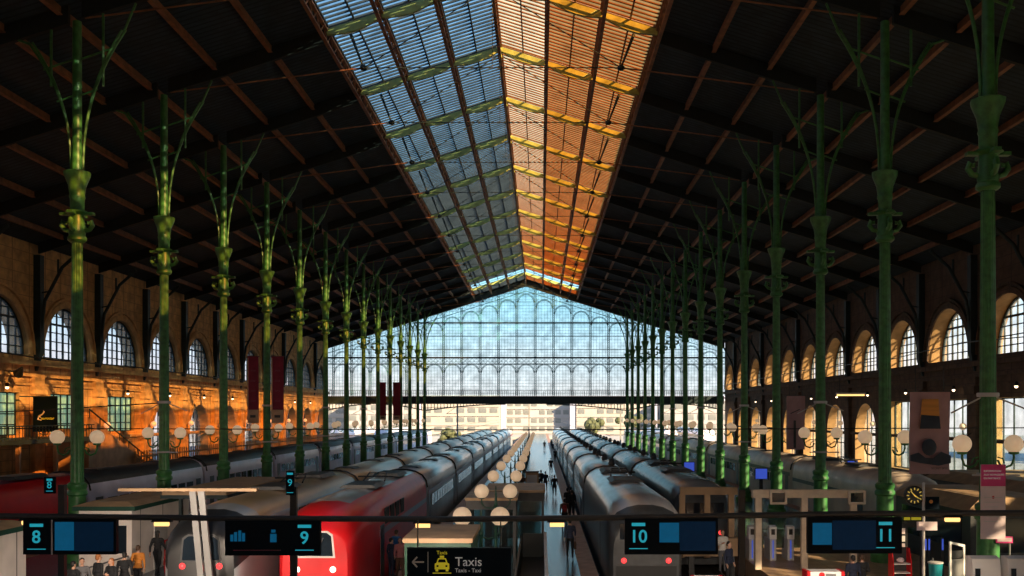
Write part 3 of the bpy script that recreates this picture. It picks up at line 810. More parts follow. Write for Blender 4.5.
for i, px in enumerate((30, 162, 289, 423, 557, 692, 823, 952)):
    x = (px - VX) * YG / F; z = beamz(px)
    r = empty('strip_lamp', (x, YG, z - .08), label='small warm lamp under the pipe gantry, %s of eight counted from the left' % ORD[i], cat='lamp', group='lamps under the pipe gantry')
    MB().loft([[(-.24, -.09, -.02), (.24, -.09, -.02), (.24, .09, -.02), (-.24, .09, -.02)], [(-.2, -.06, .04), (.2, -.06, .04), (.2, .06, .04), (-.2, .06, .04)]]).build('housing', BLACK, r)
    MB().tube([(-.17, -.02, -.07), (.17, -.02, -.07)], .055, 8).build('tube', WARM, r, 50)
    lt = bpy.data.lights.new('strip_light', 'SPOT'); lt.energy = (1900, 1900, 1300, 520, 520, 520, 800, 800)[i]; lt.color = (1, .80, .62); lt.spot_size = 1.5; lt.spot_blend = .6; lt.shadow_soft_size = .15
    lo = bpy.data.objects.new('strip_light', lt); COL.objects.link(lo); lo.parent = r; lo.location = (0, .12, -.14); lo.rotation_euler = (1.1 if i < 3 else .9, 0, 0)
def glyph_train(parent, x, z, s, m=CYAN):
    g = MB().box(x - s, x + s, -.012, 0, z - s * .45, z + s * .45); g.box(x - s * .7, x + s * .7, -.012, 0, z - s * .7, z - s * .55)
    g.build('train_symbol', m, parent)
def board(px0, px1, py0, py1, num, npx, label, num_left):
    Y = YG - .1; a, b = at(px0, py1, Y), at(px1, py0, Y); cx = (a[0] + b[0]) / 2; zm = (a[2] + b[2]) / 2
    r = empty('departure_board', (cx, Y, zm), label=label, cat='sign', group='departure boards on the gantry'); o = (cx, Y, zm)
    w, h = (b[0] - a[0]) / 2, (b[2] - a[2]) / 2
    MB().box(-w, w, 0, .16, -h, h).build('casing', SIGNB, r)
    nx = at(npx, 536, Y)[0] - cx
    text(num, .42, (nx, -.012, -.01), CYAN, r, 'platform_number', bold=.006)
    MB().box(nx - .16, nx + .16, -.01, 0, h * .58, h * .76).build('train_symbol', CYAN, r)
    MB().box(nx - .22, nx + .22, -.01, 0, -.30, -.28).build('underline', CYAN, r)
    for s in (-.8, .8):
        MB().tube([(s * w, .08, h - .02), (s * w, .08, beamz((cx + s * w) * F / YG + VX) - zm)], .02, 6).build('hanger', BLACK, r)
    return r, o, w, h
r, o, w, h = board(23, 116, 519.5, 554.5, '8', 36.5, 'departure board with number 8 and a blue list, at the far left', True)
s0 = at(57, 546, YG)[0] - o[0]; s1 = at(76, 521, YG)[0] - o[0]
MB().box(s0, s1, -.012, 0, -.32, .36).build('screen', SCREEN, r); MB().box(s1 + .02, w - .06, -.012, 0, -.34, .36).build('dim_screen', SCREEND, r)
MB().box(-w + .68, -w + .71, -.02, 0, -h, h).build('divider', LGREY, r)
r, o, w, h = board(225, 320, 520.5, 555.5, '9', 304.5, 'departure board with number 9 and two small blue train pictures', False)
x = at(239, 535, YG)[0] - o[0]
g = MB()
for i, (dx, hh) in enumerate(((-.14, .16), (-.05, .22), (.05, .26), (.14, .2))): g.box(x + dx - .035, x + dx + .035, -.012, 0, -.08, -.08 + hh)
g.build('figure_symbols', SCREEN, r)
x = at(274.5, 534, YG)[0] - o[0]
MB().box(x - .075, x + .075, -.012, 0, -.1, .1).box(x - .05, x + .05, -.012, 0, .13, .2).build('train_symbol', SCREEN, r)
MB().box(-w + .2, .2, -.012, 0, -.3, -.285).build('ticker_line', MAROON, r)
r, o, w, h = board(625, 718, 518.5, 554.5, '10', 638.5, 'departure board with number 10 and a bright blue square', True)
s0 = at(659, 541, YG)[0] - o[0]; s1 = at(678.5, 523, YG)[0] - o[0]
MB().box(s0, s1, -.012, 0, -.14, .33).build('screen', SCREEN, r); MB().box(s1 + .02, w - .06, -.012, 0, -.34, .36).build('dim_screen', SCREEND, r)
r, o, w, h = board(808, 902, 517.5, 553.5, '11', 885.5, 'departure board with number 11 and a bright blue square at its left end', False)
s0 = at(811.5, 545, YG)[0] - o[0]; s1 = at(830.5, 524, YG)[0] - o[0]
MB().box(s0, s1, -.012, 0, -.22, .3).build('screen', SCREEN, r); MB().box(s1 + .02, .5, -.012, 0, -.34, .36).build('dim_screen', SCREEND, r)
# taxi sign
Y = 23.6; a, b = at(407, 590, Y), at(511, 548, Y); cx, zm = (a[0] + b[0]) / 2, (a[2] + b[2]) / 2
r = empty('taxi_sign', (cx, Y, zm), label='black sign with a yellow taxi picture, an arrow and the word Taxis', cat='sign')
w, h = (b[0] - a[0]) / 2, (b[2] - a[2]) / 2
MB().box(-w, w, 0, .14, -h, h).build('casing', SIGNB, r)
def rp(px, py): p = at(px, py, Y); return p[0] - cx, p[2] - zm
x, z = rp(418.5, 562)
MB().beam((x - .13, -.01, z), (x + .13, -.01, z), .02, .035).beam((x - .14, -.01, z), (x - .03, -.01, z + .12), .02, .035).beam((x - .14, -.01, z), (x - .03, -.01, z - .12), .02, .035).build('arrow', LGREY, r)
x, z = rp(428, 562); MB().box(x - .008, x + .008, -.012, 0, z - .24, z + .24).build('divider', LGREY, r)
x, z = rp(442, 565)
MB().prism([(-.17, -.1), (.17, -.1), (.17, .03), (.13, .05), (.09, .16), (-.09, .16), (-.13, .05), (-.17, .03)], lambda u, v: (x + u, -.014, z + v), lambda u, v: (x + u, 0, z + v), 0,
           [[(-.075, .135), (.075, .135), (.1, .06), (-.1, .06)], [(-.13, -.0), (-.08, -.0), (-.08, -.05), (-.13, -.05)], [(.08, -.0), (.13, -.0), (.13, -.05), (.08, -.05)]]).box(x - .05, x + .05, -.014, 0, z + .17, z + .22).box(x - .15, x - .09, -.014, 0, z - .15, z - .1).box(x + .09, x + .15, -.014, 0, z - .15, z - .1).build('taxi_symbol', YELLOW, r)
text('Taxis', .12, (x, -.012, z + .29), YELLOW, r, 'small_word'); MB().box(x - .22, x + .22, -.012, 0, z - .2, z - .18).build('underline', YELLOW, r)
x, z = rp(455, 562); text('Taxis', .30, (x, -.012, z), OFFW, r, 'word', 'LEFT')
x, z = rp(455, 570.5); text('Taxis - Taxi', .13, (x, -.012, z), OFFW, r, 'small_words', 'LEFT')
for s in (-.8, .8): MB().tube([(s * w, .07, h - .02), (s * w, .07, beamz(460) - zm)], .02, 6).build('hanger', BLACK, r)
# blade signs on the posts
for px0, px1, py0, py1, t, lab in ((44, 55, 477, 493.5, '8', 'narrow black blade sign with number eight on the leftmost gantry post'), (286, 294, 471, 495, '9', 'narrow black blade sign with number nine on the gantry post by the red train')):
    Y = YG + .02; a, b = at(px0, py1, Y), at(px1, py0, Y)
    r = empty('blade_sign', ((a[0] + b[0]) / 2, Y, (a[2] + b[2]) / 2), label=lab, cat='sign'); w, h = (b[0] - a[0]) / 2, (b[2] - a[2]) / 2
    MB().box(-w, w, 0, .06, -h, h).build('plate', SIGNB, r); text(t, .24, (0, -.01, .0), CYAN, r, 'number'); MB().box(-.07, .07, -.01, 0, h - .09, h - .04).build('symbol', CYAN, r)
    MB().box(-.08, .08, -.01, 0, -h + .05, -h + .065).build('underline', CYAN, r)

# ------------------------------------------------------------------ left platform: kiosks, canopy, prop
def kiosk(x0, x1, y0, y1, z1, label):
    r = empty('platform_kiosk', ((x0 + x1) / 2, (y0 + y1) / 2, 0), label=label, cat='kiosk'); w, d = (x1 - x0) / 2, (y1 - y0) / 2
    MB().box(-w, w, -d, d, .0, z1 - .25).build('wall_panels', KIOSK, r)
    MB().box(-w - .18, w + .18, -d - .18, d + .18, z1 - .25, z1 - .08).build('fascia', TRIMG, r)
    MB().loft([[(-w - .2, -d - .2, z1 - .08), (w + .2, -d - .2, z1 - .08), (w + .2, d + .2, z1 - .08), (-w - .2, d + .2, z1 - .08)], [(-w + .3, -d + .3, z1 + .08), (w - .3, -d + .3, z1 + .08), (w - .3, d - .3, z1 + .08), (-w + .3, d - .3, z1 + .08)]]).build('roof', TAN, r)
    MB().box(w, w + .03, -d * .3, d * .15, .05, 2.1).build('door', LGREY, r)
    MB().box(-w * .8, w * .8, -d - .03, -d, 1.0, 2.1).build('window', WIN, r)
    return r
kiosk(-21.0, -17.1, 27.2, 33.2, 2.95, 'pale panelled kiosk with green trim at the lower left corner')
kiosk(-18.3, -16.2, 39.6, 46.0, 2.95, 'white panelled kiosk with flat tan roof under the green column')
r = empty('platform_canopy', (-14.6, 47, 0), label='flat tan platform canopy on posts beside the silver train', cat='canopy')
MB().box(-1.25, 1.45, -5.2, 5.0, 3.12, 3.26).build('roof', TAN, r); MB().box(-1.3, 1.5, -5.25, 5.05, 2.98, 3.13).build('fascia', IRON, r)
for dx in (-.9, .9):
    for dy in (-4, 4): MB().box(dx - .06, dx + .06, dy - .06, dy + .06, 0, 3.0).build('post', IRON, r)
r = empty('slanted_prop', (-11.15, 32.6, -1.0), label='slanted grey steel prop crossing in front of the silver train nose', cat='prop')
for d in (0, .28): MB().beam((.28 + d, 0, .0), (-.20 + d, 0, 5.0), .12, .2).build('leg', GREY, r)
MB().box(-2.6, 1.9, -.1, .1, 5.0, 5.1).build('crossbar', TAN, r); MB().box(.0, .9, -.2, .2, 0, .04).build('foot_plate', GREY, r)
# handrail and red rail by the kiosk
def handrail(name, x0, y0, x1, y1, h, m, label, n=6):
    r = empty(name, (x0, y0, 0), label=label, cat='railing')
    MB().tube([(0, 0, h), (x1 - x0, y1 - y0, h)], .03, 8).build('top_rail', m, r, 50); MB().tube([(0, 0, h * .55), (x1 - x0, y1 - y0, h * .55)], .02, 6).build('middle_rail', m, r, 50)
    for i in range(n + 1):
        t = i / n; MB().tube([((x1 - x0) * t, (y1 - y0) * t, 0), ((x1 - x0) * t, (y1 - y0) * t, h)], .025, 6).build('post', m, r)
    return r
handrail('handrail', -16.5, 29.5, -15.9, 38.5, 1.05, GREY, 'grey handrail running beside the white kiosks')
handrail('handrail', -15.5, 41.2, -15.0, 51.6, 1.3, REDT, 'red handrail beside the silver train on the kiosk platform', 5)
# black hanging sign on the left wall
Y = 72.0; a, b = at(33, 432, Y), at(57, 397, Y)
r = empty('hanging_sign', ((a[0] + b[0]) / 2, Y, (a[2] + b[2]) / 2), label='black hanging sign with a white swirl and yellow word by the left wall', cat='sign'); w, h = (b[0] - a[0]) / 2, (b[2] - a[2]) / 2
MB().box(-w, w, 0, .12, -h, h).build('plate', SIGNB, r)
MB().tube([(-.28, -.02, -.25), (-.42, -.02, -.1), (-.2, -.02, .0), (-.05, -.02, .2), (-.2, -.02, .38), (-.33, -.02, .2), (-.1, -.02, .02), (.2, -.02, .02), (.42, -.02, .06), (.55, -.02, .14)], [.03, .07, .06, .05, .06, .06, .05, .05, .05, .02], 6).tube([(-.42, -.02, -.1), (-.5, -.02, -.35), (-.25, -.02, -.42)], [.06, .07, .03], 6).build('swirl', LGREY, r, 60)
text('eurostar', .27, (.2, -.015, -.28), YELLOW, r, 'word')
MB().box(-w - 1.0, w, .03, .09, h, h + .08).build('bracket_arm', IRON, r)
# staircase descending along the left wall
r = empty('staircase', (-35.4, 75.5, 0), label='staircase with solid parapet descending along the left stone wall', cat='staircase')
st = MB(); n = 17
for i in range(n): st.box(-1.2, 1.2, i * .85, (i + 1) * .85, 0, 5.4 - i * .31)
st.build('steps', TAN, r)
MB().prism([(0, 0), (14.5, 0), (14.5, 1.0), (0, 6.3)], lambda y, z: (1.2, y, z), lambda y, z: (1.38, y, z)).build('parapet', TAN, r)
MB().tube([(1.3, 0, 6.9), (1.3, 14.5, 1.6)], .06, 6).build('handrail', IRON, r)
for i in range(9):
    t = i / 8; MB().box(1.27, 1.33, 14.4 * t, 14.4 * t + .06, 6.2 - 5.3 * t, 6.9 - 5.3 * t).build('post', IRON, r)
# upper gallery and low buildings along the left wall
r = empty('gallery', (-35.6, 66, 0), label='dark gallery deck on posts against the left wall behind the first column', cat='gallery')
MB().box(-1.9, 2.0, -8, 9.3, 4.55, 4.85).build('deck', IRON, r)
m = MB(); m.box(1.9, 1.98, -8, 9.3, 5.7, 5.78)
for i in range(40): m.box(1.92, 1.96, -8 + i * .433, -7.96 + i * .433, 4.85, 5.7)
m.build('railing', IRON, r)
for y in (-6, -1, 4, 9): MB().box(1.5, 1.75, y - .12, y + .12, 0, 4.55).build('post', TAN, r)
# paling fence along the left side platform
r = empty('paling_fence', (-33.7, 83, 0), label='long yellow brown paling fence along the foot of the left arches', cat='fence')
m = MB()
for i in range(150): m.box(-.03, .03, i * .6, i * .6 + .22, 2.0, 3.45)
m.build('palings', JAMB, r); MB().box(-.05, .05, 0, 90, 2.9, 3.05).build('top_rail', JAMB, r); MB().box(-.15, .15, 0, 90, 0, 2.0).build('plinth', TAN, r)
MB().box(-.05, .05, 0, 90, 2.1, 2.22).build('bottom_rail', JAMB, r)

# ------------------------------------------------------------------ centre platform: shelters, stair well, lamp posts
def hut(x0, x1, y0, y1, z1, label, roofm, trim, glassy=True):
    r = empty('stair_shelter', ((x0 + x1) / 2, (y0 + y1) / 2, 0), label=label, cat='shelter'); w, d = (x1 - x0) / 2, (y1 - y0) / 2
    MB().box(-w, w, -d, d, z1 - .12, z1).build('roof', roofm, r); MB().box(-w + .05, w - .05, -d + .05, d - .05, z1 - .5, z1 - .12).build('fascia', trim, r)
    for sx in (-1, 1):
        for sy in (-1, -.33, .33, 1): MB().box(sx * (w - .12) - .06, sx * (w - .12) + .06, sy * (d - .12) - .06, sy * (d - .12) + .06, 0, z1 - .5).build('post', trim, r)
        MB().box(sx * (w - .12) - .015, sx * (w - .12) + .015, -d + .2, d - .2, .2, z1 - .55).build('side_glass', GBOX, r)
    MB().box(-w + .2, w - .2, d - .14, d - .1, .2, z1 - .55).build('end_glass', GBOX, r)
    return r
hut(-2.65, .2, 46.2, 51.0, 3.0, 'brown roofed stair shelter farther along the lamp platform', TAN, DARKGREY)
hut(-3.2, -1.0, 42.0, 45.4, 3.0, 'tan roofed shelter between the second pair of platform globes', TAN, DARKGREY)
hut(-3.75, -1.85, 27.0, 30.5, 3.15, 'green framed tan shelter right behind the taxi sign', TAN, TRIMG)
r = empty('stair_well', (-.35, 35.5, 0), label='dark stair well with glass parapet and white handrail on the lamp platform', cat='stair well')
MB().box(-.55, -.48, -10, 10, .0, 1.1).build('inner_parapet', BLACK, r); MB().box(.5, .56, -10, 10, 0, 1.1).build('outer_parapet', GBOX, r); MB().box(.47, .6, -10, 10, 1.1, 1.16).build('handrail', LGREY, r)
MB().box(-.55, .6, 9.9, 10, 0, 1.1).build('end_parapet', BLACK, r)
MB().box(-.48, .5, -10, 9.9, .012, .03).build('opening', BLACK, r)  # black sheet laid on the platform for the darkness of the stairs below
post_m = MB().lathe([(.16, 0), (.16, .25), (.09, .35), (.065, .6), (.055, 2.7), (.09, 2.75), (.06, 2.85), (.05, 3.2), (.02, 3.55)], n=12).mesh('post', TRIMG, 50)
arm_m = MB().tube([(0, 0, 2.7), (.2, 0, 2.62), (.45, 0, 2.66), (.59, 0, 2.85), (.59, 0, 3.05)], .03, 6).lathe([(.08, 3.0), (.14, 3.03), (.14, 3.07), (.1, 3.1)], (.59, 0, 0), 12).mesh('arm', TRIMG, 50)
glb_m = MB().ball((.59, 0, 3.32), .3, 20).mesh('globe', CREAM, 60)
for i in range(14):
    y = 31.2 + SP * i
    r = empty('twin_globe_lamp_post', (-1.87, y, 0), label='twin globe lamp post in the middle platform row, %s from the camera' % ORD[i], cat='lamp', group='twin globe lamp posts on the middle platform')
    inst(post_m, 'post', r)
    for s in (0, math.pi): a = inst(arm_m, 'arm', r, None, (0, 0, s)); inst(glb_m, 'globe', a)
for i, (x, y, h, lab) in enumerate(((-.9, 66, 1.9, 'brown ticket cabinet on the middle platform beyond the shelters'), (-.7, 78, 2.0, 'brown notice cabinet halfway down the middle platform'))):
    r = empty('platform_cabinet', (x, y, 0), label=lab, cat='cabinet')
    MB().box(-.5, .5, -.3, .3, .1, h).build('body', TAN, r); MB().box(-.4, .4, -.33, -.3, h * .5, h * .9).build('notice', LGREY, r); MB().box(-.55, .55, -.35, .35, 0, .1).build('plinth', BLACK, r); MB().box(-.56, .56, -.36, .36, h, h + .08).build('top', DARKGREY, r)

# ------------------------------------------------------------------ right concourse
Y = 45.0
def gate_px(px): return at(px, 558, Y)[0]
gb1 = MB().loft([[(-.14, -.5, 0), (.14, -.5, 0), (.14, .6, 0), (-.14, .6, 0)], [(-.14, -.5, .95), (.14, -.5, .95), (.14, .6, .95), (-.14, .6, .95)]]).mesh('body', LGREY)
gb2 = MB().prism([(-.5, .95), (-.5, 1.5), (-.2, 1.55), (.05, .95)], lambda y, z: (-.16, y, z), lambda y, z: (.16, y, z)).mesh('head', WHITE)
gb3 = MB().box(-.08, .08, -.52, -.5, 1.15, 1.4).mesh('reader', BLACK); gb4 = MB().box(-.025, .025, -.515, -.5, .1, .9).mesh('light', BLUELT)
gb5 = MB().box(.16, .6, .0, .04, .5, 1.35).mesh('flap', GBOX)
for i, px in enumerate((750, 770.5, 788)):
    r = empty('ticket_gate', (gate_px(px), Y, 0), label='white ticket gate with blue light strip on the sunlit floor, %s from the left' % ORD[i], cat='gate', group='ticket gates on the right')
    inst(gb1, 'body', r); inst(gb2, 'head', r); inst(gb3, 'card_reader', r); inst(gb4, 'light_strip', r); inst(gb5, 'flap', r)
def portal(px0, px1, Y, z, posts, boxes, label, m):
    a, b = at(px0, 500, Y), at(px1, 500, Y); cx = (a[0] + b[0]) / 2
    r = empty('gate_portal', (cx, Y, 0), label=label, cat='portal')
    MB().box(a[0] - cx, b[0] - cx, -.15, .15, z - .34, z).build('crossbeam', m, r)
    for p in posts: x = at(p, 500, Y)[0] - cx; MB().box(x - .13, x + .13, -.12, .12, 0, z - .34).build('post', m, r)
    for p in boxes:
        x = at(p, 500, Y)[0] - cx; f = MB().prism([(x - .36, z - .6), (x + .36, z - .6), (x + .36, z - .02), (x - .36, z - .02)], lambda u, v: (u, -.3, v), lambda u, v: (u, -.15, v), 0, [[(x - .27, z - .51), (x + .27, z - .51), (x + .27, z - .12), (x - .27, z - .12)]])
        o = f.build('screen_frame', m, r); MB().box(x - .26, x + .26, -.22, -.18, z - .5, z - .13).build('screen', WIN, o)
    return r
portal(752, 863, 42.0, 3.35, (758, 804, 853), (777, 855), 'beige steel portal with two small screens above the ticket gates', TANL)
portal(680, 737, 45.5, 3.2, (682, 707, 731), (), 'brown steel portal in front of the dark passenger train', TAN)
r = empty('buffer_stop', (7.6, 44.6, 0), label='brown buffer stop at the end of the dark train track', cat='buffer stop')
MB().box(-1.3, 1.3, -.2, .2, .2, 1.0).build('beam', TAN, r)
for s in (-.9, .9): MB().box(s - .12, s + .12, -.15, .15, -.9, .2).build('leg', DARKGREY, r); MB().lathe([(.1, 0), (.22, .3), (.24, .34)], n=12).build('buffer', DARKGREY, r, 40, (s, .25, .6)).rotation_euler = (-math.pi / 2, 0, 0)
# clock on a pole with screen and sign
Y = 36.0; p = at(923.5, 500, Y); CL = empty('information_pole', (p[0], Y, 0), label='slim pole carrying a small screen and a pale pink sign under the round clock', cat='pole')
MB().tube([(0, 0, 0), (0, 0, 4.05)], .05, 10).build('pole', LGREY, CL); MB().lathe([(.2, 0), (.2, .04), (.07, .1)], n=12).build('base', DARKGREY, CL)
q0, q1 = at(925, 509, Y), at(938, 496.5, Y); MB().box(q0[0] - p[0], q1[0] - p[0], -.12, -.04, q0[2], q1[2]).build('screen', SIGNB, CL)
MB().ball(((q0[0] + q1[0]) / 2 - p[0] - .06, -.12, (q0[2] + q1[2]) / 2 + .05), .07, 10, 0, (1, .2, 1)).build('screen_picture', SUNSET, CL)
q0, q1 = at(916, 530, Y), at(936, 521.5, Y); MB().box(q0[0] - p[0], q1[0] - p[0], -.12, -.06, q0[2], q1[2]).build('sign', PAPER, CL)
c = at(914.5, 495.5, Y)
r = empty('station_clock', c, label='round black station clock with gold marks fixed to the slim pole', cat='clock')
tor = MB(); secs = []
for i in range(33):
    a = 2 * math.pi * i / 32; secs.append([(rr * math.cos(a), yy, rr * math.sin(a)) for rr, yy in ((.30, -.02), (.35, -.02), (.35, .12), (.30, .12))])
tor.loft(secs, caps=False).build('rim', BLACK, r, 40)
MB().prism([(.31 * math.cos(2 * math.pi * i / 28), .31 * math.sin(2 * math.pi * i / 28)) for i in range(28)], lambda u, v: (u, 0, v), lambda u, v: (u, .1, v)).build('face', CLOCKF, r)
m = MB()
for i in range(12):
    a = math.pi / 6 * i; m.beam((.2 * math.sin(a), -.012, .2 * math.cos(a)), (.28 * math.sin(a), -.012, .28 * math.cos(a)), .012, .04, (0, 1, 0)) if False else m.beam((.2 * math.sin(a), -.012, .2 * math.cos(a)), (.28 * math.sin(a), -.012, .28 * math.cos(a)), .035, .012, (0, 1, 0))
m.build('hour_marks', GOLD, r)
MB().beam((.04, -.02, -.05), (-.14, -.02, .16), .03, .01, (0, 1, 0)).build('minute_hand', GOLD, r); MB().beam((-.03, -.02, .03), (.14, -.02, -.10), .035, .01, (0, 1, 0)).build('hour_hand', GOLD, r)
MB().beam((.3, .05, 0), (p[0] - c[0], .05, 0), .04, .04).build('arm', BLACK, r)
# magenta and white notice on the first right column
Y = 33.2; a, b = at(981, 539, Y), at(1005.5, 464.5, Y); cx, zm = (a[0] + b[0]) / 2, (a[2] + b[2]) / 2; w, h = (b[0] - a[0]) / 2, (b[2] - a[2]) / 2
r = empty('notice_banner', (cx, Y, zm), label='tall magenta and white notice hung on the first right column', cat='banner')
MB().box(-w, w, 0, .05, -h, h).build('sheet', PAPER, r); MB().box(-w, w, -.012, 0, h - .72, h).build('magenta_head', MAGENTA, r)
for i, t in enumerate(('INFORMATION', 'AUX VOYAGEURS', 'EN PARTANCE')): text(t, .085, (-w + .08, -.02, h - .22 - .12 * i), OFFW, r, 'heading', 'LEFT')
for i in range(6): MB().box(-w + .1, w - .12 - .07 * (i % 3), -.008, 0, h - 1.1 - .16 * i, h - 1.08 - .16 * i).build('text_line', LGREY, r)
MB().ball((0, 0, .15), .05, 8, 0, (1, .1, 1)).build('red_dot', REDT, r)
# small red and pink shelf sign beside it
Y = 33.6; a, b = at(996, 543, Y), at(1012.5, 536.5, Y)
r = empty('small_sign', ((a[0] + b[0]) / 2, Y, 0), label='small pinkish red strip sign on a thin post by the first right column', cat='sign')
MB().box(-.28, .28, -.02, .02, a[2], b[2]).build('plate', MAGENTA, r); MB().box(-.24, .24, -.03, -.02, a[2] + .05, b[2] - .04).build('stripe', PAPER, r); MB().tube([(.2, .04, 0), (.2, .04, b[2])], .03, 6).build('post', GREY, r)
# yellow strip sign
Y = 40.0; a, b = at(904, 520, Y), at(921, 517.3, Y)
r = empty('strip_sign', ((a[0] + b[0]) / 2, Y, 0), label='thin yellow strip sign left of the information pole', cat='sign')
w = (b[0] - a[0]) / 2
MB().box(-w, -.1, -.02, .03, a[2], b[2]).build('short_strip', YELLOW, r); MB().box(-.04, w, -.02, .03, a[2], b[2]).build('long_strip', YELLOW, r); MB().box(-w, w, .03, .06, a[2] - .3, b[2] + .05).build('plate', BLACK, r)
for s in (-w, w): MB().tube([(s, .05, 0), (s, .05, b[2])], .03, 6).build('post', BLACK, r)
# A-frame notice stand, bin, red stand, ticket machines, blue tubes, pillar with white panels
Y = 36.0; p = at(957, 575, Y)
r = empty('notice_stand', (p[0], Y, 0), rz=.35, label='white framed notice stand beside the teal bin', cat='stand')
MB().prism([(-.34, .1), (.34, .1), (.34, 1.8), (-.34, 1.95)], lambda u, v: (u, -.03, v), lambda u, v: (u, .03, v), 0, [[(-.27, .3), (.27, .3), (.27, 1.72), (-.27, 1.86)]]).build('frame', WHITE, r)
MB().box(-.26, .26, -.015, .015, .31, 1.3).build('sheet', GREY, r); MB().box(-.26, .26, -.02, .02, 1.34, 1.6).build('dark_panel', BLACK, r); MB().box(-.4, .4, -.25, .25, 0, .1).build('foot', WHITE, r)
p = at(935.5, 575, Y)
r = empty('waste_bin', (p[0], Y, 0), label='teal bag waste bin between the pole and the notice stand', cat='bin')
MB().lathe([(.17, .35), (.2, .5), (.25, 1.15), (.23, 1.15), (.2, .9)], n=14).build('bag', TEALBAG, r, 50); MB().lathe([(.24, 1.13), (.27, 1.15), (.27, 1.19), (.24, 1.2)], n=14).build('ring', LGREY, r, 50); MB().tube([(0, .27, 0), (0, .27, 1.3)], .04, 8).build('post', DARKGREY, r)
MB().tube([(0, .27, .02), (0, 0, .02), (0, 0, .36)], .03, 6).build('bracket', DARKGREY, r)
p = at(900, 560, Y)
r = empty('newspaper_stand', (p[0], Y, 0), label='red newspaper stand under the number 11 board', cat='stand')
for s in (-1, 1): MB().prism([(-.25, 0), (.25, 0), (.25, 1.7), (-.05, 1.7), (-.25, 1.2)], lambda y, z: (s * .34, y, z), lambda y, z: (s * .30, y, z)).build('side', REDT, r)
for z in (.4, .8, 1.12): MB().box(-.3, .3, -.22, .22, z, z + .04).build('shelf', WHITE, r)
MB().box(-.3, .3, .2, .24, .1, 1.7).build('back', DARKGREY, r); MB().ball((0, -.05, 1.27), .11, 10, 0, (1.3, .8, .9)).build('papers', PAPER, r)
tm = []
for i, (px, yy) in enumerate(((983.5, 31.5), (1019, 31.5))):
    p = at(px, 570, yy)
    r = empty('ticket_machine', (p[0], yy, 0), label='white topped ticket machine in the lower right corner, %s of two from the left' % ORD[i], cat='machine', group='ticket machines in the lower right corner')
    MB().box(-.42, .42, -.3, .3, 0, 1.0).build('cabinet', GREY, r)
    MB().prism([(-.32, 1.0), (.3, 1.0), (.3, 2.02), (.1, 2.05), (-.18, 1.98)], lambda y, z: (-.44, y, z), lambda y, z: (.44, y, z)).build('hood', WHITE, r)
    MB().box(-.4, -.25, -.36, -.31, 1.2, 1.7).build('screen', WIN, r); MB().ball((.05, -.3, 1.25), .11, 10, 0, (1, .4, 1)).build('dial', SUNSET, r)
for i, (px, w, lab) in enumerate(((823.5, .56, 'red sided machine with white illuminated top under the number 11 board'), (700, .46, 'red sided machine with white top under the number 10 board'))):
    p = at(px, 575, 30.0)
    r = empty('vending_machine', (p[0], 28.6 if i else 30.0, 0), label=lab, cat='machine')
    z = 1.82 if i == 0 else 1.85
    MB().box(-w + .1, w - .1, -.25, .3, 0, z).build('white_body', WHITE, r)
    for s in (-1, 1): MB().box(s * w - .1 * (s > 0) - .0 * (s < 0), s * w + .1 * (s < 0), -.27, .32, 0, z + .01).build('red_side', REDT, r)
    MB().ball((-.12, -.25, z - .1), .09, 10, 0, (1, .2, 1)).build('red_mark', REDT, r); MB().box(.0, .3, -.262, -.25, z - .14, z - .06).build('grey_words', GREY, r)
for i, (px, yy) in enumerate(((925.5, 40), (929, 40), (942.5, 40))):
    a, b = at(px, 550, yy), at(px, 539, yy)
    r = empty('blue_light_post', (a[0], yy, 0), label='slim post with glowing blue tube in the dark behind the pole, %s of three' % ORD[i], cat='light', group='blue light posts')
    MB().box(-.06, .06, 0, .08, 0, b[2] + .05).build('post', BLACK, r); MB().tube([(0, -.02, a[2]), (0, -.02, b[2])], .035, 8).build('tube', BLUELT, r)
a = at(900.5, 545, 39.0)
r = empty('leaflet_rack', (a[0], 39.0, 0), label='black leaflet rack with rows of pale sheets above the red stand', cat='rack')
MB().box(-.28, .28, 0, .1, .2, 3.2 - .9).build('back', BLACK, r); MB().box(-.3, .3, -.25, .25, 0, .2).build('base', BLACK, r)
for i in range(4): MB().box(-.2, .16, -.06, 0, .95 + i * .3, 1.17 + i * .3).build('sheet', PAPER if i % 2 else LGREY, r)
# dark shop fronts and shelters along the right platform
def shop(x0, x1, y0, y1, z1, label, roofm=TAN):
    r = empty('platform_shop', ((x0 + x1) / 2, (y0 + y1) / 2, 0), label=label, cat='shop'); w, d = (x1 - x0) / 2, (y1 - y0) / 2
    MB().box(-w, w, -d, d, 0, z1).build('walls', DARKGREY, r)
    MB().loft([[(-w - .25, -d - .25, z1), (w + .25, -d - .25, z1), (w + .25, d + .25, z1), (-w - .25, d + .25, z1)], [(-w + .6, -d + .4, z1 + .5), (w - .6, -d + .4, z1 + .5), (w - .6, d - .4, z1 + .5), (-w + .6, d - .4, z1 + .5)]]).build('roof', roofm, r)
    MB().box(-w - .02, -w, -d * .8, d * .8, .9, 2.2).build('shop_window', WIN, r); MB().box(-w * .7, w * .7, -d - .02, -d, .9, 2.3).build('front_window', WIN, r)
    return r
shop(17.4, 21.5, 40.5, 49.0, 2.6, 'dark platform shop with sloping brown roof at the right', TAN)
shop(24.0, 30.5, 47.0, 62.0, 2.6, 'low dark shop with brown roof against the right wall', TAN)
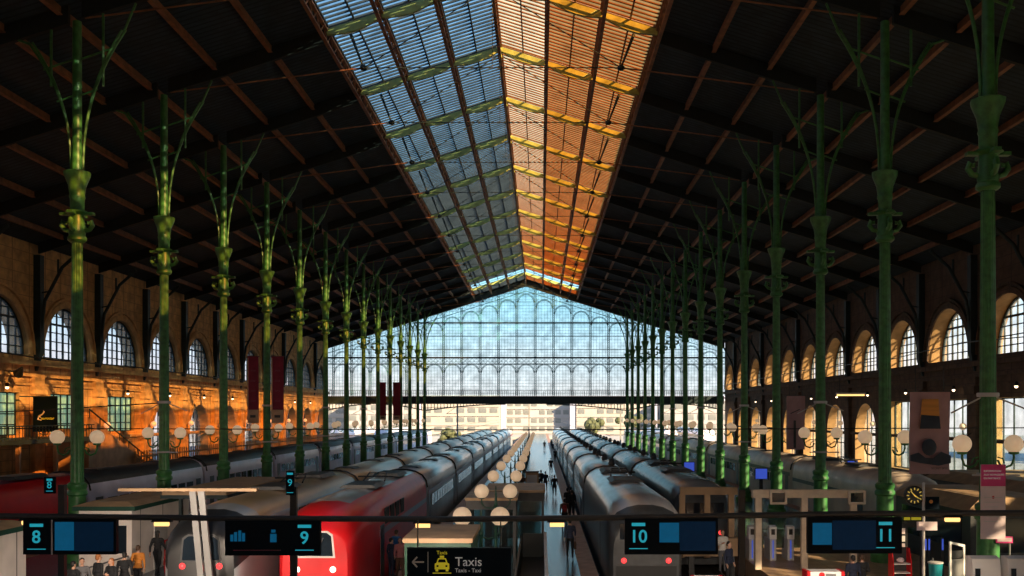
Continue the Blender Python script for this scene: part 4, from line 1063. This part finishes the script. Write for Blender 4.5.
for px, yy, pz, lab in ((761, 60, 0, 'small blue screen pillar between the right columns'), (689, 68, 0, 'small blue screen pillar at the far end of the dark train'), (852, 70, 0, 'small violet screen pillar by the right wall arches')):
    a = at(px, 466, yy)
    r = empty('screen_pillar', (a[0], yy, 0), label=lab, cat='sign'); MB().box(-.1, .1, -.08, .08, 0, 2.6).build('post', BLACK, r); MB().box(-.38, .38, -.1, .06, 2.6, 3.3).build('case', BLACK, r); MB().box(-.34, .34, -.12, -.1, 2.65, 3.25).build('screen', BLUELT, r)

# ------------------------------------------------------------------ hanging banners
def banner(px0, px1, py0, py1, Y, label, m, foot=None, rz=0):
    a, b = at(px0, py1, Y), at(px1, py0, Y); cx = (a[0] + b[0]) / 2; w = (b[0] - a[0]) / 2; h = b[2] - a[2]
    r = empty('hanging_banner', (cx, Y, a[2]), rz, label=label, cat='banner')
    sh = MB(); n = 6; secs = []
    for i in range(n + 1):
        t = i / n; yy = .05 * math.sin(t * 5)
        secs.append([(-w, yy, h * t), (w, yy + .03, h * t), (w, yy + .05, h * t), (-w, yy + .02, h * t)])
    sh.loft(secs).build('cloth', m, r)
    if foot: MB().box(-w, w, -.03, .0, 0, h * foot).build('foot_panel', BEIGEF, r); MB().box(-w * .5, w * .5, -.045, -.03, h * foot * .4, h * foot * .6).build('emblem', DARKGREY, r)
    MB().tube([(-w - .05, .02, h), (w + .05, .02, h)], .035, 8).build('rod', DARKGREY, r)
    for s in (-.7, .7): MB().tube([(s * w, .02, h), (s * w, .02, h + 1.0)], .015, 5).build('cord', BLACK, r)
    return r, w, h
yc1 = yk(3) - .5
for px0, px1, lab in ((247.5, 258.5, 'crimson banner with beige foot left of the fourth left column'), (271.5, 283.5, 'crimson banner with beige foot right of the fourth left column')):
    r, w, h = banner(px0, px1, 356.5, 423, yc1, lab, REDFAB, .2)
    MB().box(-w, -w + .08, -.06, 0, h * .2, h - .1).build('pale_edge', BEIGEF, r)
    for i in range(4): MB().box(-.18, .18, -.055, -.03, h * .32 + i * .75, h * .32 + .12 + i * .75).build('motif', MAROON, r)
yc1 = yk(9) - .5
for px0, px1, lab in ((379.5, 386, 'small far crimson banner left of the tenth left column'), (393, 400.5, 'small far crimson banner right of the tenth left column')):
    banner(px0, px1, 382.5, 420, yc1, lab, REDFAB, .12)
r, w, h = banner(786.5, 805, 396, 449.5, 58.5, 'plain mauve banner hanging between the right columns', MAUVE)
MB().box(-.14, .0, -.075, -.05, .1, 1.7).build('pale_streak', DARKGREY, r)
MB().beam((-w * .6, -.07, 2.1), (w * .4, -.07, 2.35), .02, .05).build('faint_stroke', DARKGREY, r)
r, w, h = banner(909.5, 950, 392, 474, 38.0, 'large mauve poster banner with sunset picture and dark round shape', MAUVE)
MB().prism([(-.32, 2.85), (.3, 2.85), (.36, 1.72), (-.42, 1.72)], lambda u, v: (u, -.09, v), lambda u, v: (u, -.07, v)).build('sunset_picture', SUNSET, r)
MB().prism([(-.36, 2.25), (.33, 2.2), (.38, 1.72), (-.42, 1.72)], lambda u, v: (u, -.10, v), lambda u, v: (u, -.09, v)).build('dark_sea', NAVY, r)
MB().prism([(-w, .72), (-.45, .82), (-.2, .62), (.1, .6), (.4, .85), (w, .7), (w, .42), (.3, .32), (-.4, .42), (-w, .5)], lambda u, v: (u, -.09, v), lambda u, v: (u, -.07, v)).build('dark_hills', NAVY, r)
MB().ball((-.05, -.08, 1.02), .28, 16, 0, (1, .12, 1.15)).build('round_shape', NAVY, r, 60)
text('SECRET SKIES', .11, (.35, -.09, .22), DARKGREY, r, 'words')

# ------------------------------------------------------------------ overhead wires
def wire(name, pts, r, label, m=BLACK):
    c = Vector(pts[0]); o = MB().tube([tuple(Vector(p) - c) for p in pts], r, 5).build(name, m, None, None, c); tag(o, label, 'wire'); return o
wire('span_wire', [(XW0, 54.6, 5.75), (-22, 54.6, 5.72), (-2, 54.6, 5.66), (14, 54.6, 5.72), (XW1, 54.6, 5.8)], .03, 'thin dark span wire running level across the whole hall')
wire('span_wire', [(XL, 54.6, 7.15), (-28, 54.6, 6.7), (XW0, 54.6, 6.35)], .03, 'dark wire from the second left column to the left wall')
for x, lab in ((-11.4, 'silver'), (-7.8, 'red')):
    wire('contact_wire', [(x, 45, 5.05), (x, 100, 5.0), (x, 176, 5.05), (x, 300, 5.0)], .02, 'thin overhead contact wire above the %s train' % lab)
for x, lab in ((4.0, 'grey'), (7.6, 'dark')):
    wire('contact_wire', [(x, 55, 5.05), (x, 100, 5.0), (x, 176, 5.05), (x, 300, 5.0)], .02, 'thin overhead contact wire above the %s train' % lab)
wire('wall_cable', [(-36.8, 60, 10.9), (-36.8, 75, 10.6), (-36.8, 90, 10.8), (-36.8, 120, 10.6), (-36.8, 176, 10.8)], .05, 'dark cable sagging along the left wall under the arched windows')
wire('wall_cable', [(31.6, 60, 11.4), (31.6, 75, 11.9), (31.6, 90, 11.5), (31.6, 120, 11.8), (31.6, 176, 11.5)], .04, 'dark cable sagging along the right wall in front of the arched windows')
r = empty('flood_light', (-36.9, 70.5, 9.3), label='black flood light on the left wall at the picture edge', cat='lamp')
MB().lathe([(.28, 0), (.34, .1), (.2, .6), (.1, .9)], n=12).build('housing', BLACK, r, 40).rotation_euler = (.6, .9, 0); MB().box(-.9, 0, -.05, .05, .2, .3).build('arm', BLACK, r)

# ------------------------------------------------------------------ beyond the gable: city, yard, far trains
def building(x0, x1, y, z1, floors, n, m, label, roof='flat'):
    r = empty('city_building', ((x0 + x1) / 2, y, -.1), label=label, cat='building', group='pale buildings beyond the station'); w = (x1 - x0) / 2
    MB().box(-w, w, 0, 14, 0, z1).build('facade', m, r)
    fh = z1 / floors; ww = 2 * w / n
    wm = MB().box(-ww * .34, ww * .34, -.12, .0, 0, fh * .52).mesh('window', CITYW)
    for f in range(floors):
        MB().box(-w - .1, w + .1, -.35, 0, fh * f + fh * .93, fh * f + fh).build('ledge', m, r)
        for i in range(n):
            if (i * 7 + f * 3 + int(x0)) % 5 == 0: continue
            inst(wm, 'window', r, (-w + ww * (i + .5), 0, fh * f + fh * .3))
    if roof == 'flat': MB().box(-w - .3, w + .3, -.4, 14.3, z1, z1 + .5).build('roof', CITYR, r)
    else: MB().loft([[(-w, 0, z1), (w, 0, z1), (w, 14, z1), (-w, 14, z1)], [(-w + 1, 2, z1 + 2), (w - 1, 2, z1 + 2), (w - 1, 12, z1 + 2), (-w + 1, 12, z1 + 2)]]).build('roof', CITYR, r)
    return r
bl = [(-120, -92, 330, 9.5, 3, 6, CITY, 'wide pale block beyond the left end of the gable'), (-90, -66, 338, 12, 4, 6, CITYB, 'cream block with four window rows beyond the left columns'),
      (-64, -42, 330, 10.5, 3, 6, CITY, 'white block seen just left of the main opening'), (-40, -14, 335, 12.5, 4, 7, CITYB, 'cream block behind the red train line'),
      (-12, 10, 345, 11.5, 4, 8, CITY, 'white office block straight beyond the middle platform'), (12, 38, 338, 12, 4, 8, CITYB, 'cream block beyond the grey train'),
      (40, 62, 330, 11, 3, 6, CITY, 'white block behind the right columns'), (64, 95, 335, 10, 3, 7, CITYB, 'cream block at the right end of the gable')]
for b in bl: building(*b)
for i, (x, y) in enumerate(((88, 62), (88, 100), (86, 138))):
    r = empty('street_house', (x, y, 0), label='pale street house seen through the right wall openings, %s from the camera' % ORD[i], cat='building', group='street houses beyond the right wall')
    MB().box(0, 12, -16, 16, 0, 13).build('facade', HOUSE, r)
    wm = MB().box(-.12, 0, -1.0, 1.0, 0, 1.9).mesh('window', CITYW)
    for f in range(4):
        MB().box(-.3, 0, -16, 16, f * 3.2 + 2.9, f * 3.2 + 3.15).build('ledge', CITYB, r)
        for j in range(7): inst(wm, 'window', r, (0, -13.5 + j * 4.5, f * 3.2 + .7))
    MB().box(-.5, 12.5, -16.3, 16.3, 13, 13.6).build('roof', CITYR, r)
for i, (x, y) in enumerate(((-42, 205), (-34, 212), (36, 215), (27, 208))):
    r = empty('white_rail_car', (x, y, 0), label='white rail car in the sunlit yard beyond the gable, %s from the left' % ORD[[0, 1, 3, 2][i]], cat='train', group='white rail cars in the yard')
    MB().loft([sec(0, 1.4, .05, 3.4), sec(40, 1.4, .05, 3.4)], 0, True, lambda i, k: 1 if k in RF else 0).build('body', [WHITET, CITYR], r, 35)
    for s in (-1, 1): MB().box(s * 1.42 - .01, s * 1.42 + .01, 1, 39, 1.3, 2.1).build('window_band', WIN, r)
for i, (px, py, y, s, lab) in enumerate(((449, 436, 225, 1.9, 'dark bush in the yard left of the middle platform'), (592, 424.5, 250, 2.3, 'dark tree beyond the end of the grey train'), (632, 420, 262, 2.0, 'dark tree in the yard by the right columns'))):
    a = at(px, py, y)
    r = empty('yard_tree', (a[0], y, 0), label=lab, cat='tree'); MB().tube([(0, 0, 0), (0, 0, max(a[2], 1.0))], .2, 6).build('trunk', TAN, r)
    m = MB(); q = random.Random(i)
    for j in range(26):
        m.ball((q.gauss(0, s * .5), q.gauss(0, s * .5), max(a[2], s * .6) + q.gauss(0, s * .3)), s * q.uniform(.25, .5), 8)
    m.build('crown', LEAF, r)
for i, (px, y) in enumerate(((457.5, 196), (529, 205), (620.5, 200))):
    x = (px - VX) * y / F
    r = empty('catenary_mast', (x, y, 0), label='grey catenary mast standing in the yard, %s from the left' % ORD[i], cat='mast', group='catenary masts in the yard')
    MB().box(-.14, .14, -.14, .14, 0, 9.6).build('mast', GREY, r); MB().box(-2.2, 0, -.05, .05, 6.6, 6.72).build('arm', GREY, r); MB().tube([(-2.1, 0, 6.7), (0, 0, 8.2)], .04, 5).build('stay', GREY, r)

r = empty('tube_lamp', (19.2, 62, 7.75), label='long pale tube lamp hanging before the right wall arches', cat='lamp')
MB().box(-.9, .9, -.08, .08, 0, .1).build('housing', LGREY, r); MB().tube([(-.85, 0, -.05), (.85, 0, -.05)], .05, 8).build('tube', WARM, r)
for q in (-.7, .7): MB().tube([(q, 0, .1), (q, 0, 3.0)], .015, 5).build('hanger', BLACK, r)

# ------------------------------------------------------------------ people
def make_person(name, pose, height, cloth, voxel):
    """one continuous clothed body from overlapping tapered limbs, fused by a remesh; the pose gives the joints"""
    mb = MB()
    def cap(p0, p1, r0, r1, n=10):
        p0, p1 = Vector(p0), Vector(p1); mb.ball(p0, r0, n); mb.ball(p1, r1, n); mb.tube([p0, p1], [r0, r1], n)
    hip = .92; st = pose.get('stride', .0); lean = pose.get('lean', 0)
    def L(p): return (p[0], p[1] - lean * max(0, p[2] - hip), p[2])
    # legs (the figure faces -Y)
    for s in (-1, 1):
        f = -st * s
        hipj = (s * .095, 0, hip); knee = (s * .105, f * .45 - (.05 if st else .01), .49); ank = (s * .11, f + (.09 if f > 0 else 0), .09 + (.05 if f > 0 else 0))
        cap(hipj, knee, .098, .066); cap(knee, ank, .064, .045)
        cap(ank, (ank[0] + s * .015, ank[1] - .15, ank[2] - .055), .047, .036); mb.ball((ank[0], ank[1] + .04, ank[2] - .04), .042, 8)
    # trunk
    for z, w, d in ((.90, .165, .118), (1.0, .162, .115), (1.10, .15, .108), (1.22, .163, .116), (1.33, .178, .118), (1.42, .172, .10)):
        c = L((0, 0, z)); mb.ball(c, 1, 14, 0, (w, d, .10))
    cap(L((-.15, 0, 1.44)), L((.15, 0, 1.44)), .062, .062); cap(L((0, .01, 1.46)), L((0, -.005, 1.57)), .058, .052)
    # head: skull, jaw, nose, ears, chin
    hd = Vector(L((0, -.012, 1.655)))
    mb.ball(hd + Vector((0, .012, .02)), 1, 16, 0, (.076, .096, .098)); mb.ball(hd + Vector((0, -.03, -.055)), 1, 12, 0, (.056, .062, .062))
    cap(hd + Vector((0, -.088, .012)), hd + Vector((0, -.108, -.022)), .010, .015, 8); mb.ball(hd + Vector((0, -.088, -.058)), .02, 8, 0, (1.4, 1, .6))
    for s in (-1, 1): mb.ball(hd + Vector((s * .078, .012, -.008)), 1, 8, 0, (.014, .022, .032))
    hands = []
    for s, key in ((-1, 'r'), (1, 'l')):
        sh = L((s * .19, 0, 1.42)); el = L(pose.get('el' + key, (s * .245, .03, 1.14))); wr = L(pose.get('wr' + key, (s * .25, -.06, .89)))
        cap(sh, el, .062, .047); cap(el, wr, .045, .032)
        d = (Vector(wr) - Vector(el)).normalized(); side = Vector((s, 0, 0)); fw = d.cross(side).normalized()
        palm = Vector(wr) + d * .06
        mb.ball(Vector(wr) + d * .055, 1, 10, 0, (.022, .040, .048)); hands.append(Vector(wr) + d * .05)
        for i, ln in enumerate((.068, .078, .072, .056)):
            b0 = palm + Vector((0, -.030 + i * .020, 0)) + d * .03; b1 = b0 + d * ln * .55; b2 = b1 + (d * .8 - side * .6).normalized() * ln * .5
            cap(b0, b1, .0095, .009, 6); cap(b1, b2, .009, .008, 6)
        t0 = Vector(wr) + d * .03 + Vector((0, -.035, 0)); t1 = t0 + (d * .7 + Vector((0, -.7, 0))).normalized() * .04; cap(t0, t1, .012, .011, 6); cap(t1, t1 + d * .028, .011, .009, 6)
    k = height / 1.76
    mb.v = [(x * k, y * k, z * k) for x, y, z in mb.v]
    me = mb.mesh('tmp', SKIN); ob = bpy.data.objects.new('tmp', me); COL.objects.link(ob)
    md = ob.modifiers.new('r', 'REMESH'); md.mode = 'VOXEL'; md.voxel_size = voxel; md.use_smooth_shade = True
    dg = bpy.context.evaluated_depsgraph_get(); ev = ob.evaluated_get(dg); out = bpy.data.meshes.new_from_object(ev); out.name = name
    bpy.data.objects.remove(ob)
    out.materials.clear()
    top, bot, shoe = cloth
    for m in (SKIN, top, bot, shoe): out.materials.append(m)
    hs = [h * k for h in hands]; zhead = 1.50 * k
    mi = []
    for p in out.polygons:
        c = p.center
        if c.z > zhead or min((c - h).length for h in hs) < .10 * k: mi.append(0)
        elif c.z < .075 * k: mi.append(3)
        elif c.z < .93 * k and abs(c.x) < .2 * k: mi.append(2)
        else: mi.append(1)
    out.polygons.foreach_set('material_index', mi); out.polygons.foreach_set('use_smooth', [True] * len(mi)); out.update()
    hc = (hd + Vector((0, .012, .02))) * k
    return out, hc, k, hands
CL_ = {n: mat('cloth ' + n, c, .85, var=.15) for n, c in dict(black=(.012, .013, .016), navy=(.015, .022, .05), brown=(.10, .05, .03), orange=(.55, .20, .03), blue=(.02, .14, .35), grey=(.12, .12, .13), red=(.35, .03, .03), pink=(.4, .15, .15), denim=(.03, .05, .10), white=(.6, .58, .55)).items()}
HAIRS = {n: mat('hair ' + n, c, .6, var=.2) for n, c in dict(black=(.012, .010, .010), brown=(.06, .03, .015), ginger=(.35, .13, .04), grey=(.25, .22, .2)).items()}
POSES = dict(stand={}, walk=dict(stride=.26, lean=.03, elr=(-.24, -.08, 1.16), wrr=(-.24, -.24, .98), ell=(.24, .12, 1.15), wrl=(.25, .12, .90)),
             phone=dict(elr=(-.25, -.02, 1.16), wrr=(-.12, -.25, 1.25), ell=(.25, .03, 1.14), wrl=(.25, -.05, .89)),
             bag=dict(stride=.16, lean=.04, elr=(-.24, .02, 1.14), wrr=(-.25, .0, .88), ell=(.24, .0, 1.2), wrl=(.15, -.16, 1.36)),
             crossed=dict(lean=.02, elr=(-.26, -.04, 1.18), wrr=(-.02, -.20, 1.16), ell=(.26, -.04, 1.18), wrl=(.04, -.22, 1.22)))
PC = {}
def person(x, y, rz, pose, height, top, bot, hair, label, bag=None, fine=False, z=0, longhair=False, cap_=None):
    key = (pose, round(height, 2), top, bot, fine)
    if key not in PC: PC[key] = make_person('person_body', POSES[pose], height, (CL_[top], CL_[bot], BLACK), .011 if fine else .02)
    me, hc, k, hands = PC[key]
    o = inst(me, 'person', None, (x, y, z), (0, 0, rz)); tag(o, label, 'person')
    h = MB(); h.ball((hc.x, hc.y + .016 * k, hc.z + .022 * k), 1, 14, 0, (.083 * k, .094 * k, .092 * k))
    if longhair: h.ball((hc.x, hc.y + .06 * k, hc.z - .10 * k), 1, 12, 0, (.078 * k, .05 * k, .15 * k))
    else: h.ball((hc.x, hc.y + .05 * k, hc.z - .03 * k), 1, 12, 0, (.074 * k, .055 * k, .07 * k))
    h.build('hair', HAIRS[hair], o, 60)
    if fine:
        for s in (-1, 1): MB().ball((hc.x + s * .030 * k, hc.y - .094 * k, hc.z - .018 * k), .011 * k, 8).build('eye', BLACK, o)
        MB().ball((hc.x, hc.y - .106 * k, hc.z - .082 * k), 1, 8, 0, (.022 * k, .008, .006)).build('mouth', MAROON, o)
    c = Vector((x, y, z))
    if bag == 'back':
        b = MB(); b.ball((0, .19 * k, 1.22 * k), 1, 12, 0, (.15, .10, .22)); b.ball((0, .27 * k, 1.14 * k), 1, 10, 0, (.11, .06, .11))
        for s in (-1, 1): b.tube([(s * .1, .14 * k, 1.40 * k), (s * .11, .0, 1.50 * k), (s * .12, -.12 * k, 1.38 * k), (s * .11, -.1 * k, 1.2 * k), (s * .13, .14 * k, 1.08 * k)], .018, 6)
        q = b.build('backpack', CL_['red' if top != 'red' else 'navy'], None, 60, (x, y, z)); q.rotation_euler = (0, 0, rz); tag(q, 'backpack worn by the ' + label, 'bag'); q['label'] = ' '.join(q['label'].split()[:16])
    if bag == 'hand':
        hp = hands[0] * k + Vector((0, 0, -.05)); b = MB(); b.loft([[(-.06, -.17, -.5), (.06, -.17, -.5), (.06, .17, -.5), (-.06, .17, -.5)], [(-.05, -.15, -.18), (.05, -.15, -.18), (.05, .15, -.18), (-.05, .15, -.18)]]); b.tube([(0, -.1, -.18), (0, -.03, .0), (0, .03, .0), (0, .1, -.18)], .012, 6)
        rot = Matrix.Rotation(rz, 3, 'Z'); q = b.build('shoulder_bag', CL_['red' if top == 'black' else 'brown'], None, 50, c + rot @ hp); q.rotation_euler = (0, 0, rz); tag(q, 'bag carried by the ' + label, 'bag'); q['label'] = ' '.join(q['label'].split()[:16])
    return o
def pp(px, py_head, z_head=1.66, Y=None):           # where somebody stands whose head is seen at this pixel
    Y = (H - z_head) * F / (py_head - VY); return (px - VX) * Y / F, Y
PI = math.pi
fore = [  # head px, head py, pose, turn, height, top, trousers, hair, bag, label, long hair
    (73.5, 565, 'stand', PI * .9, 1.70, 'black', 'black', 'black', None, 'dark coated person at the left end of the waiting group by the number 8 board', 0),
    (82, 562, 'phone', .5, 1.74, 'grey', 'black', 'black', None, 'grey clad person second from the left in the waiting group', 0),
    (98.5, 558, 'stand', PI * .8, 1.80, 'black', 'denim', 'ginger', None, 'ginger haired person in black in the middle of the waiting group', 0),
    (111.5, 562, 'crossed', -.4, 1.66, 'black', 'black', 'ginger', None, 'person in black facing the ginger haired one in the waiting group', 1),
    (124.5, 556, 'stand', PI * 1.1, 1.72, 'black', 'black', 'black', 'hand', 'dark person with hand bag at the right end of the waiting group', 0),
    (138, 549, 'bag', PI, 1.70, 'orange', 'black', 'brown', None, 'person in an orange jacket walking beside the white kiosk', 0),
    (157.5, 534, 'walk', PI * .97, 1.80, 'black', 'black', 'black', 'hand', 'tall person in black walking along the white kiosk with a bag', 1),
    (183, 536, 'stand', PI, 1.72, 'black', 'navy', 'black', None, 'dark standing person between the kiosk and the silver train', 0),
    (391.5, 533, 'stand', PI * .9, 1.70, 'blue', 'navy', 'brown', 'hand', 'person in a bright blue jacket beside the red train', 0),
    (400, 541, 'walk', .2, 1.62, 'pink', 'brown', 'brown', None, 'person in pink walking on the platform beside the red train', 1),
    (386, 541, 'stand', 2.4, 1.55, 'navy', 'navy', 'black', None, 'shorter dark person at the side of the red train', 0),
    (564.5, 501, 'stand', PI, 1.72, 'brown', 'black', 'black', 'back', 'person in a brown jacket on the blue platform just above the pipe', 0),
    (567.5, 490, 'crossed', PI * .85, 1.78, 'black', 'black', 'black', None, 'tall dark person behind the brown jacket on the platform', 0),
    (577, 489, 'bag', PI, 1.75, 'black', 'denim', 'black', None, 'dark person with pale trousers legs near the platform edge', 0),
    (583.5, 492, 'walk', PI, 1.74, 'black', 'black', 'brown', None, 'dark walker nearest the grey train on the platform edge', 0),
    (570, 522, 'walk', PI, 1.76, 'navy', 'black', 'black', 'hand', 'dark walker with a bag right under the pipe gantry', 0),
    (591, 480, 'stand', PI, 1.74, 'black', 'black', 'black', None, 'dark person standing against the grey train side', 0),
    (554.5, 476.5, 'walk', PI, 1.74, 'black', 'black', 'black', None, 'lone dark walker in the middle of the blue platform', 0),
    (551, 459, 'walk', PI, 1.75, 'black', 'navy', 'black', None, 'dark walker on the blue platform beyond the lone one', 0),
    (544.5, 441.5, 'walk', PI, 1.75, 'black', 'black', 'black', None, 'distant dark walker on the left half of the platform', 0),
    (551.5, 440.5, 'stand', PI, 1.7, 'black', 'black', 'black', None, 'distant dark figure in the middle of the platform', 0),
    (556, 443, 'walk', PI, 1.75, 'navy', 'black', 'black', None, 'distant dark figure near the grey train doors', 0),
    (559, 450, 'stand', PI, 1.7, 'black', 'black', 'black', None, 'dark figure stepping toward the grey train', 0),
    (532.5, 474, 'stand', PI, 1.72, 'black', 'black', 'black', None, 'leftmost of the four dark people grouped beyond the stair shelter', 0),
    (537.5, 472.5, 'phone', PI, 1.72, 'grey', 'black', 'black', None, 'second of the four dark people grouped beyond the stair shelter', 0),
    (541, 471.5, 'stand', PI, 1.75, 'black', 'black', 'brown', None, 'third of the four dark people grouped beyond the stair shelter', 0),
    (545.5, 473, 'stand', PI, 1.7, 'navy', 'black', 'black', None, 'rightmost of the four dark people grouped beyond the stair shelter', 0),
    (523, 476, 'stand', PI, 1.7, 'brown', 'black', 'black', None, 'brown clad person at the corner of the stair shelter', 0),
    (722.5, 533, 'phone', .3, 1.75, 'white', 'grey', 'black', None, 'person in a white top between the number 10 board and the dark column', 0),
    (729, 545, 'stand', .8, 1.7, 'navy', 'black', 'black', None, 'dark blue clad person beside the one in white', 0),
    (853, 559, 'stand', PI, 1.72, 'navy', 'black', 'black', None, 'dark blue figure under the number 11 board', 0),
    (862, 558, 'phone', PI, 1.72, 'black', 'denim', 'brown', None, 'second dark figure under the number 11 board', 0)]
for i, (px, py, pose, rz, hgt, top, bot, hair, bag, lab, lh) in enumerate(fore):
    x, y = pp(px, py, hgt - .12); x = min(max(x, -6.0), 1.95) if -7 < x < 3 else x
    person(x, y, rz, pose, hgt, top, bot, hair, lab, bag, fine=i < 11, longhair=bool(lh))

# ------------------------------------------------------------------ sky, sun, camera
wd = bpy.data.worlds.new('sky'); SC.world = wd; wd.use_nodes = True; nt = wd.node_tree
bg = nt.nodes['Background']; tc = nt.nodes.new('ShaderNodeTexCoord'); sp = nt.nodes.new('ShaderNodeSeparateXYZ'); rp = nt.nodes.new('ShaderNodeValToRGB')
nt.links.new(tc.outputs['Generated'], sp.inputs[0])
nz = nt.nodes.new('ShaderNodeTexNoise'); nz.inputs['Scale'].default_value = 5; nz.inputs['Detail'].default_value = 5
mp = nt.nodes.new('ShaderNodeMapping'); mp.inputs['Scale'].default_value = (1, 1, 4); nt.links.new(tc.outputs['Generated'], mp.inputs[0]); nt.links.new(mp.outputs[0], nz.inputs['Vector'])
ma = nt.nodes.new('ShaderNodeMath'); ma.operation = 'MULTIPLY_ADD'; ma.inputs[1].default_value = .06; nt.links.new(nz.outputs['Fac'], ma.inputs[0])
su = nt.nodes.new('ShaderNodeMath'); su.operation = 'SUBTRACT'; su.inputs[1].default_value = .03; nt.links.new(sp.outputs['Z'], su.inputs[0]); nt.links.new(su.outputs[0], ma.inputs[2])
nt.links.new(ma.outputs[0], rp.inputs['Fac'])
el = rp.color_ramp.elements
el[0].position = 0; el[0].color = (.60, .49, .455, 1); el[1].position = 1; el[1].color = (.13, .21, .34, 1)
for p, c in ((.035, (.57, .52, .52)), (.075, (.42, .53, .60)), (.13, (.24, .50, .62)), (.30, (.20, .33, .45))):
    e = el.new(p); e.color = c + (1,)
nt.links.new(rp.outputs['Color'], bg.inputs['Color']); bg.inputs['Strength'].default_value = 1.6
sun = bpy.data.lights.new('sun', 'SUN'); sun.energy = 11; sun.color = (1, .74, .42); sun.angle = .009
so = bpy.data.objects.new('sun', sun); COL.objects.link(so)
so.rotation_euler = Vector((-.68, .62, -.40)).to_track_quat('-Z', 'Y').to_euler()
cam = bpy.data.cameras.new('camera'); co = bpy.data.objects.new('camera', cam); COL.objects.link(co)
co.location = (0, 0, H); co.rotation_euler = (math.pi / 2, 0, 0)
cam.sensor_width = 36; cam.lens = 36 * F / 1024; cam.shift_x = -(VX - 512) / 1024; cam.shift_y = (VY - 288) / 1024; cam.clip_end = 2000; cam.clip_start = .1
SC.camera = co
vs = SC.view_settings; vs.view_transform = 'Standard'; vs.look = 'None'; vs.exposure = .7; vs.gamma = 1; vs.use_curve_mapping = False
cy = SC.cycles; cy.use_denoising = True; cy.max_bounces = 8; cy.diffuse_bounces = 4; cy.glossy_bounces = 3; cy.transmission_bounces = 4; cy.transparent_max_bounces = 24; cy.sample_clamp_indirect = 6
